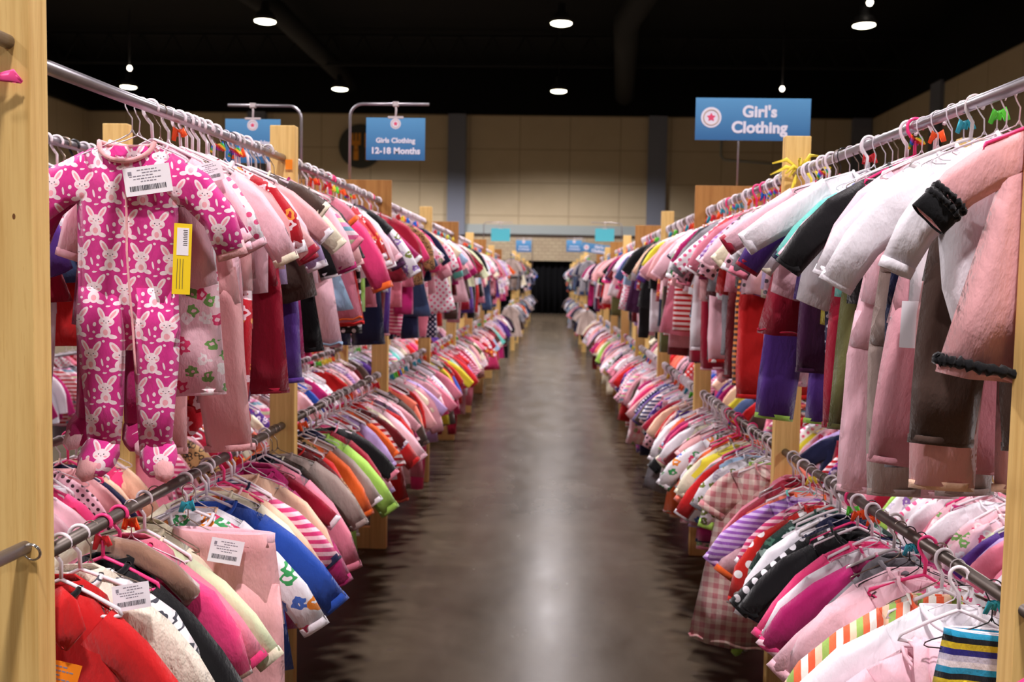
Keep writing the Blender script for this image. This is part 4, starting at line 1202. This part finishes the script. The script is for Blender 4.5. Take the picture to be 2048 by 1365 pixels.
hung_sign('small distant blue sign with white emblem left of the black curtain', -.615, 20, Z + .735, .33, .25, L2, .044, -.42, Z + .3, Z + .90, -.80, True)
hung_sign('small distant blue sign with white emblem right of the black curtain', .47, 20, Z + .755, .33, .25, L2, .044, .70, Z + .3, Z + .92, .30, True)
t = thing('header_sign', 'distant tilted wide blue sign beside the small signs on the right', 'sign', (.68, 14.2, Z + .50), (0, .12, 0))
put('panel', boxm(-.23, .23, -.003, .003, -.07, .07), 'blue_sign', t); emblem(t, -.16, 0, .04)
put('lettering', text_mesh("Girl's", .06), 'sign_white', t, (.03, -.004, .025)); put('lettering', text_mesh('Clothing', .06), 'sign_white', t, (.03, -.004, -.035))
V, F = [], []; tube_pts(V, F, [(.15, .006, -.2), (.15, .006, .06)], .005, 8); put('stand_pole', mesh_from(V, F, 'p'), 'galvanised', t)
# restaurant roundel on the far wall
t = thing('wall_roundel', 'dark round wall sign with orange fork and knife', 'sign', (-8.74, 41.9, Z + 5.9))
put('disc', disc(.98, 48, .08), 'disc_grey', t)
bm = bmesh.new()
box(bm, -.30, -.08, -.07, -.04, -.62, -.15); box(bm, -.40, .02, -.07, -.04, .05, .25)
for q in range(3): box(bm, -.40 + q * .165, -.31 + q * .165, -.07, -.04, .2, .58)
box(bm, -.28, -.1, -.07, -.04, -.2, .1)
put('fork', bm, 'icon_orange', t)
bm = bmesh.new(); box(bm, .24, .42, -.07, -.04, -.62, -.05, .02); box(bm, .2, .44, -.07, -.04, -.05, .58, .03); put('knife', bm, 'icon_orange', t)

# ------------------------------------------------------------------ hall
def slab(name, *a, mat='tan_wall', label=None):
    return struct(put(name, boxm(*a), mat), label)
XL, XR, YF, YB = -21.3, 13.95, 42.0, -14.0
slab('floor', XL - .3, XR + .3, YB, YF + .3, -.2, 0, mat='concrete')
slab('ceiling', XL - .3, XR + .3, YB, YF + .3, 11.0, 11.2, mat='black_paint')
wt = Z + 7.37
slab('wall_back', XL, XR, YF, YF + .25, Z + 2.5, wt)
slab('wall_back_lower', XL, -3.6, YF, YF + .25, 0, Z + 1.95, mat='block_wall')
slab('wall_back_lower_right', 5.2, XR, YF, YF + .25, 0, Z + 1.95, mat='block_wall')
slab('wall_back_lintel', -3.6, 5.2, YF, YF + .25, Z + .9, Z + 1.95, mat='block_wall')
slab('trim_1', XL, XR, YF - .08, YF + .25, Z + 2.08, Z + 2.5, mat='band_paint', label='pale grey-blue band across the far wall')
slab('trim_2', XL, XR, YF - .02, YF + .25, Z + 1.95, Z + 2.08, mat='shadow_brown')
slab('trim_3', XL, XR, YF - .3, YF + .25, wt, 11.0, mat='black_paint')
slab('wall_left', XL - .25, XL, YB, YF, 0, wt); slab('wall_right', XR, XR + .25, YB, YF, 0, wt)
slab('trim_4', XL - .25, XL + .3, YB, YF, wt, 11.0, mat='black_paint'); slab('trim_5', XR - .05, XR + .25, YB, YF, wt, 11.0, mat='black_paint')
for i, x in enumerate((-13.45, -4.36, 4.58, 13.5)):
    slab('trim_%d' % (6 + i), x - .4, x + .4, YF - .3, YF, 0 if abs(x) > 10 else Z + 2.0, wt + .1, mat='pillar_paint', label='grey-blue pillar on the far wall')
for i, y in enumerate((34.8, 25.8, 16.8)):
    slab('trim_%d' % (10 + i), XR - .15, XR, y - .45, y + .45, 0, wt + .1, mat='pillar_paint', label='grey-blue pillar on the right wall')
# pleated black curtain across the opening
V, F = [], []
n = 160
for j, zz in enumerate((0.0, Z + .92)):
    for i in range(n + 1):
        V.append((lerp(-3.7, 5.3, i / n), 42.35 + .07 * math.sin(i * 1.25) + .02 * math.sin(i * .4), zz))
for i in range(n): F.append((i, i + 1, n + 2 + i, n + 1 + i))
bm = bmesh.new(); me = mesh_from(V, F, 'curtain'); bm.from_mesh(me); bmesh.ops.solidify(bm, geom=list(bm.faces), thickness=.01)
tag(put('stage_curtain', bm, 'curtain_black'), 'black curtain filling the opening in the far wall at the aisle end', 'curtain')
# wall conduit on the right of the far wall
V, F = [], []
tube_pts(V, F, [(7.4, 41.93, Z + 7.0), (7.4, 41.93, Z + 5.7), (7.55, 41.93, Z + 5.5), (10.6, 41.93, Z + 5.3)], .035, 6)
tag(put('wall_conduit', mesh_from(V, F, 'conduit'), 'band_paint'), 'thin grey conduit running down and along the far wall under the big sign', 'conduit')

# ceiling steel and ducts (painted black)
for i, y in enumerate((9, 18, 27, 36)):
    V, F = [], []
    for zz in (9.7, 10.8): tube_pts(V, F, [(XL + .1, y, zz), (XR - .1, y, zz)], .07, 4)
    k = 28
    for q in range(k):
        xa = lerp(XL + .2, XR - .2, q / k); xb = lerp(XL + .2, XR - .2, (q + .5) / k); xc = lerp(XL + .2, XR - .2, (q + 1) / k)
        tube_pts(V, F, [(xa, y, 10.8), (xb, y, 9.7)], .035, 4); tube_pts(V, F, [(xb, y, 9.7), (xc, y, 10.8)], .035, 4)
    tag(put('roof_truss', mesh_from(V, F, 'truss', False), 'dark_truss'), '%s black steel roof truss from the camera' % BAYS[i], 'truss', 'roof trusses')
for i, (pts, r_) in enumerate((([(3.6, 8, 10.0), (3.0, 22, 9.9), (2.2, 30, 9.7), (3.0, 41, 9.6)], .42), ([(-13, 6, 10.2), (-9, 30, 10.0), (-9, 41, 10)], .35))):
    V, F = [], []; tube_pts(V, F, pts, r_, 20)
    for p_ in pts[1:]: tube_pts(V, F, [(p_[0], p_[1] - .3, p_[2]), (p_[0], p_[1] - .3, 11.0)], .03, 6)
    tag(put('air_duct', mesh_from(V, F, 'duct'), 'duct'), ('round dark air duct overhead right of the aisle' if i == 0 else 'round dark air duct overhead at left'), 'duct')

# high-bay lamps on a 8 x 9 m grid
def lathe(prof, n=28):
    V, F = [], []
    for r_, z_ in prof:
        for j in range(n):
            a = 2 * pi * j / n; V.append((r_ * math.cos(a), r_ * math.sin(a), z_))
    for i in range(len(prof) - 1):
        for j in range(n):
            a = i * n + j; b = i * n + (j + 1) % n; F.append((a, b, b + n, a + n))
    return mesh_from(V, F, 'lathe')
m_house = lathe([(.30, 0), (.315, .0), (.30, .10), (.22, .24), (.12, .30), (.11, .52), (.03, .55), (.012, .56), (.012, 2.5)])
m_glass = lathe([(.001, -.045), (.12, -.04), (.22, -.025), (.285, .0), (.28, .03), (.001, .04)])
m_bulb = lathe([(.001, -.09), (.05, -.075), (.085, 0), (.05, .075), (.001, .09)], 16)
for m in (m_house, m_glass, m_bulb): m.materials.append(None)
XS = [-16.1, -8.05, .12, 8.25]; YS = [34.8, 25.75, 16.7, 7.7, -1.3]
names = {34.8: 'far row', 25.75: 'near visible row', 16.7: 'overhead row', 7.7: 'overhead row', -1.3: 'row behind'}
COLN = ['leftmost', 'second from left', 'above the aisle', 'right of the aisle']
seen = {(8.25, 34.8)}
for y in YS:
    for i, x in enumerate(XS):
        z = 8.5
        has = not ((x == 8.25 and y == 34.8))
        vis = y > 20 and not (x < -16 and y < 30)
        if has:
            t = thing('high_bay_lamp', 'lit round ceiling lamp, %s, %s' % (COLN[i], 'far row' if y > 30 else ('row near the picture top' if y > 20 else ('row %d metres ahead of the camera' % y if y > 0 else 'row behind the camera'))), 'lamp', (x, y, z), group='high-bay ceiling lamps')
            put('housing', m_house, 'lamp_housing', t); put('lens', m_glass, 'lamp_glass', t)
        li = bpy.data.lights.new('lamp_light', 'SPOT'); li.energy = 4300 if y > 30 else (3000 if y > 20 else 2700); li.spot_size = math.radians(153); li.spot_blend = .4; li.shadow_soft_size = .28
        li.color = (1.0, .935, .96)
        if has: lo = bpy.data.objects.new('lamp_light', li); C.objects.link(lo); lo.parent = t; lo.location = (0, 0, -.10)
for k_, (x, y, z) in enumerate(((-15.4, 33.4, 8.9), (8.2, 25.2, 8.95), (8.15, 34.2, 8.55))):
    t = thing('pilot_lamp', ['small bare bulb just above the leftmost far ceiling lamp', 'small bare bulb above the right-hand ceiling lamp', 'small lone bulb over the large blue sign'][k_], 'lamp', (x, y, z), group='small bare ceiling bulbs')
    put('bulb', m_bulb, 'bulb_glass', t); V, F = [], []; tube_pts(V, F, [(0, 0, .08), (0, 0, 11.0 - z)], .02, 6); put('stem', mesh_from(V, F, 's'), 'lamp_housing', t)

# pink hanger corner nearest the camera, bottom right
t = thing('clothes_hanger', 'hot pink plastic hanger in the bottom right corner, nearest the camera', 'hanger', (.86, 1.42, .905), (0, 0, .1), 'clothes hangers on the lower right rail')
put('hook', HANG['tube'][0], 'pink_plastic', t)
V, F = [], []
tube_pts(V, F, [(0, 0, -.06), (-.02, 0, -.064), (-.08, 0, .0 - .10), (-.17, 0, -.155), (-.19, 0, -.18)], .0115, 10); tube_pts(V, F, [(0, 0, -.06), (.02, 0, -.064), (.08, 0, -.10), (.17, 0, -.155), (.19, 0, -.18)], .0115, 10)
put('shoulder_bar', mesh_from(V, F, 'bar'), 'pink_plastic', t)
t.location = (.885, 1.45, 1.015)

# ------------------------------------------------------------------ world, camera
w = bpy.data.worlds.new('World'); bpy.context.scene.world = w; w.use_nodes = True
w.node_tree.nodes['Background'].inputs[0].default_value = (1, .92, .95, 1); w.node_tree.nodes['Background'].inputs[1].default_value = .12
f = 1850.0; cx, cy = 1024, 682.5
yv = Vector(((1103 - cx) / f, (562 - cy) / f, 1)).normalized()
ro = math.radians(1.2); up = Vector((math.sin(ro), -math.cos(ro), 0))
zv = (up - yv * up.dot(yv)).normalized(); xv = yv.cross(zv)
# rows of world->camera: camera axis k in world = (xv[k], yv[k], zv[k])
right = Vector((xv[0], yv[0], zv[0])); down = Vector((xv[1], yv[1], zv[1])); fwd = Vector((xv[2], yv[2], zv[2]))
cam = bpy.data.cameras.new('Camera'); co = bpy.data.objects.new('Camera', cam); C.objects.link(co)
Mx = Matrix.Identity(4)
for i, v in enumerate((right, -down, -fwd)):
    for j in range(3): Mx[j][i] = v[j]
Mx.translation = Vector((0, 0, EYE)); co.matrix_world = Mx
cam.sensor_width = 36; cam.lens = f / 2048 * 36; cam.clip_start = .05; cam.clip_end = 200
cam.dof.use_dof = True; cam.dof.focus_distance = 2.05; cam.dof.aperture_fstop = 4.5
sc_ = bpy.context.scene; sc_.camera = co
sc_.view_settings.view_transform = 'Standard'; sc_.view_settings.look = 'None'; sc_.view_settings.gamma = 1; sc_.view_settings.use_curve_mapping = False
sc_.view_settings.exposure = 0.0
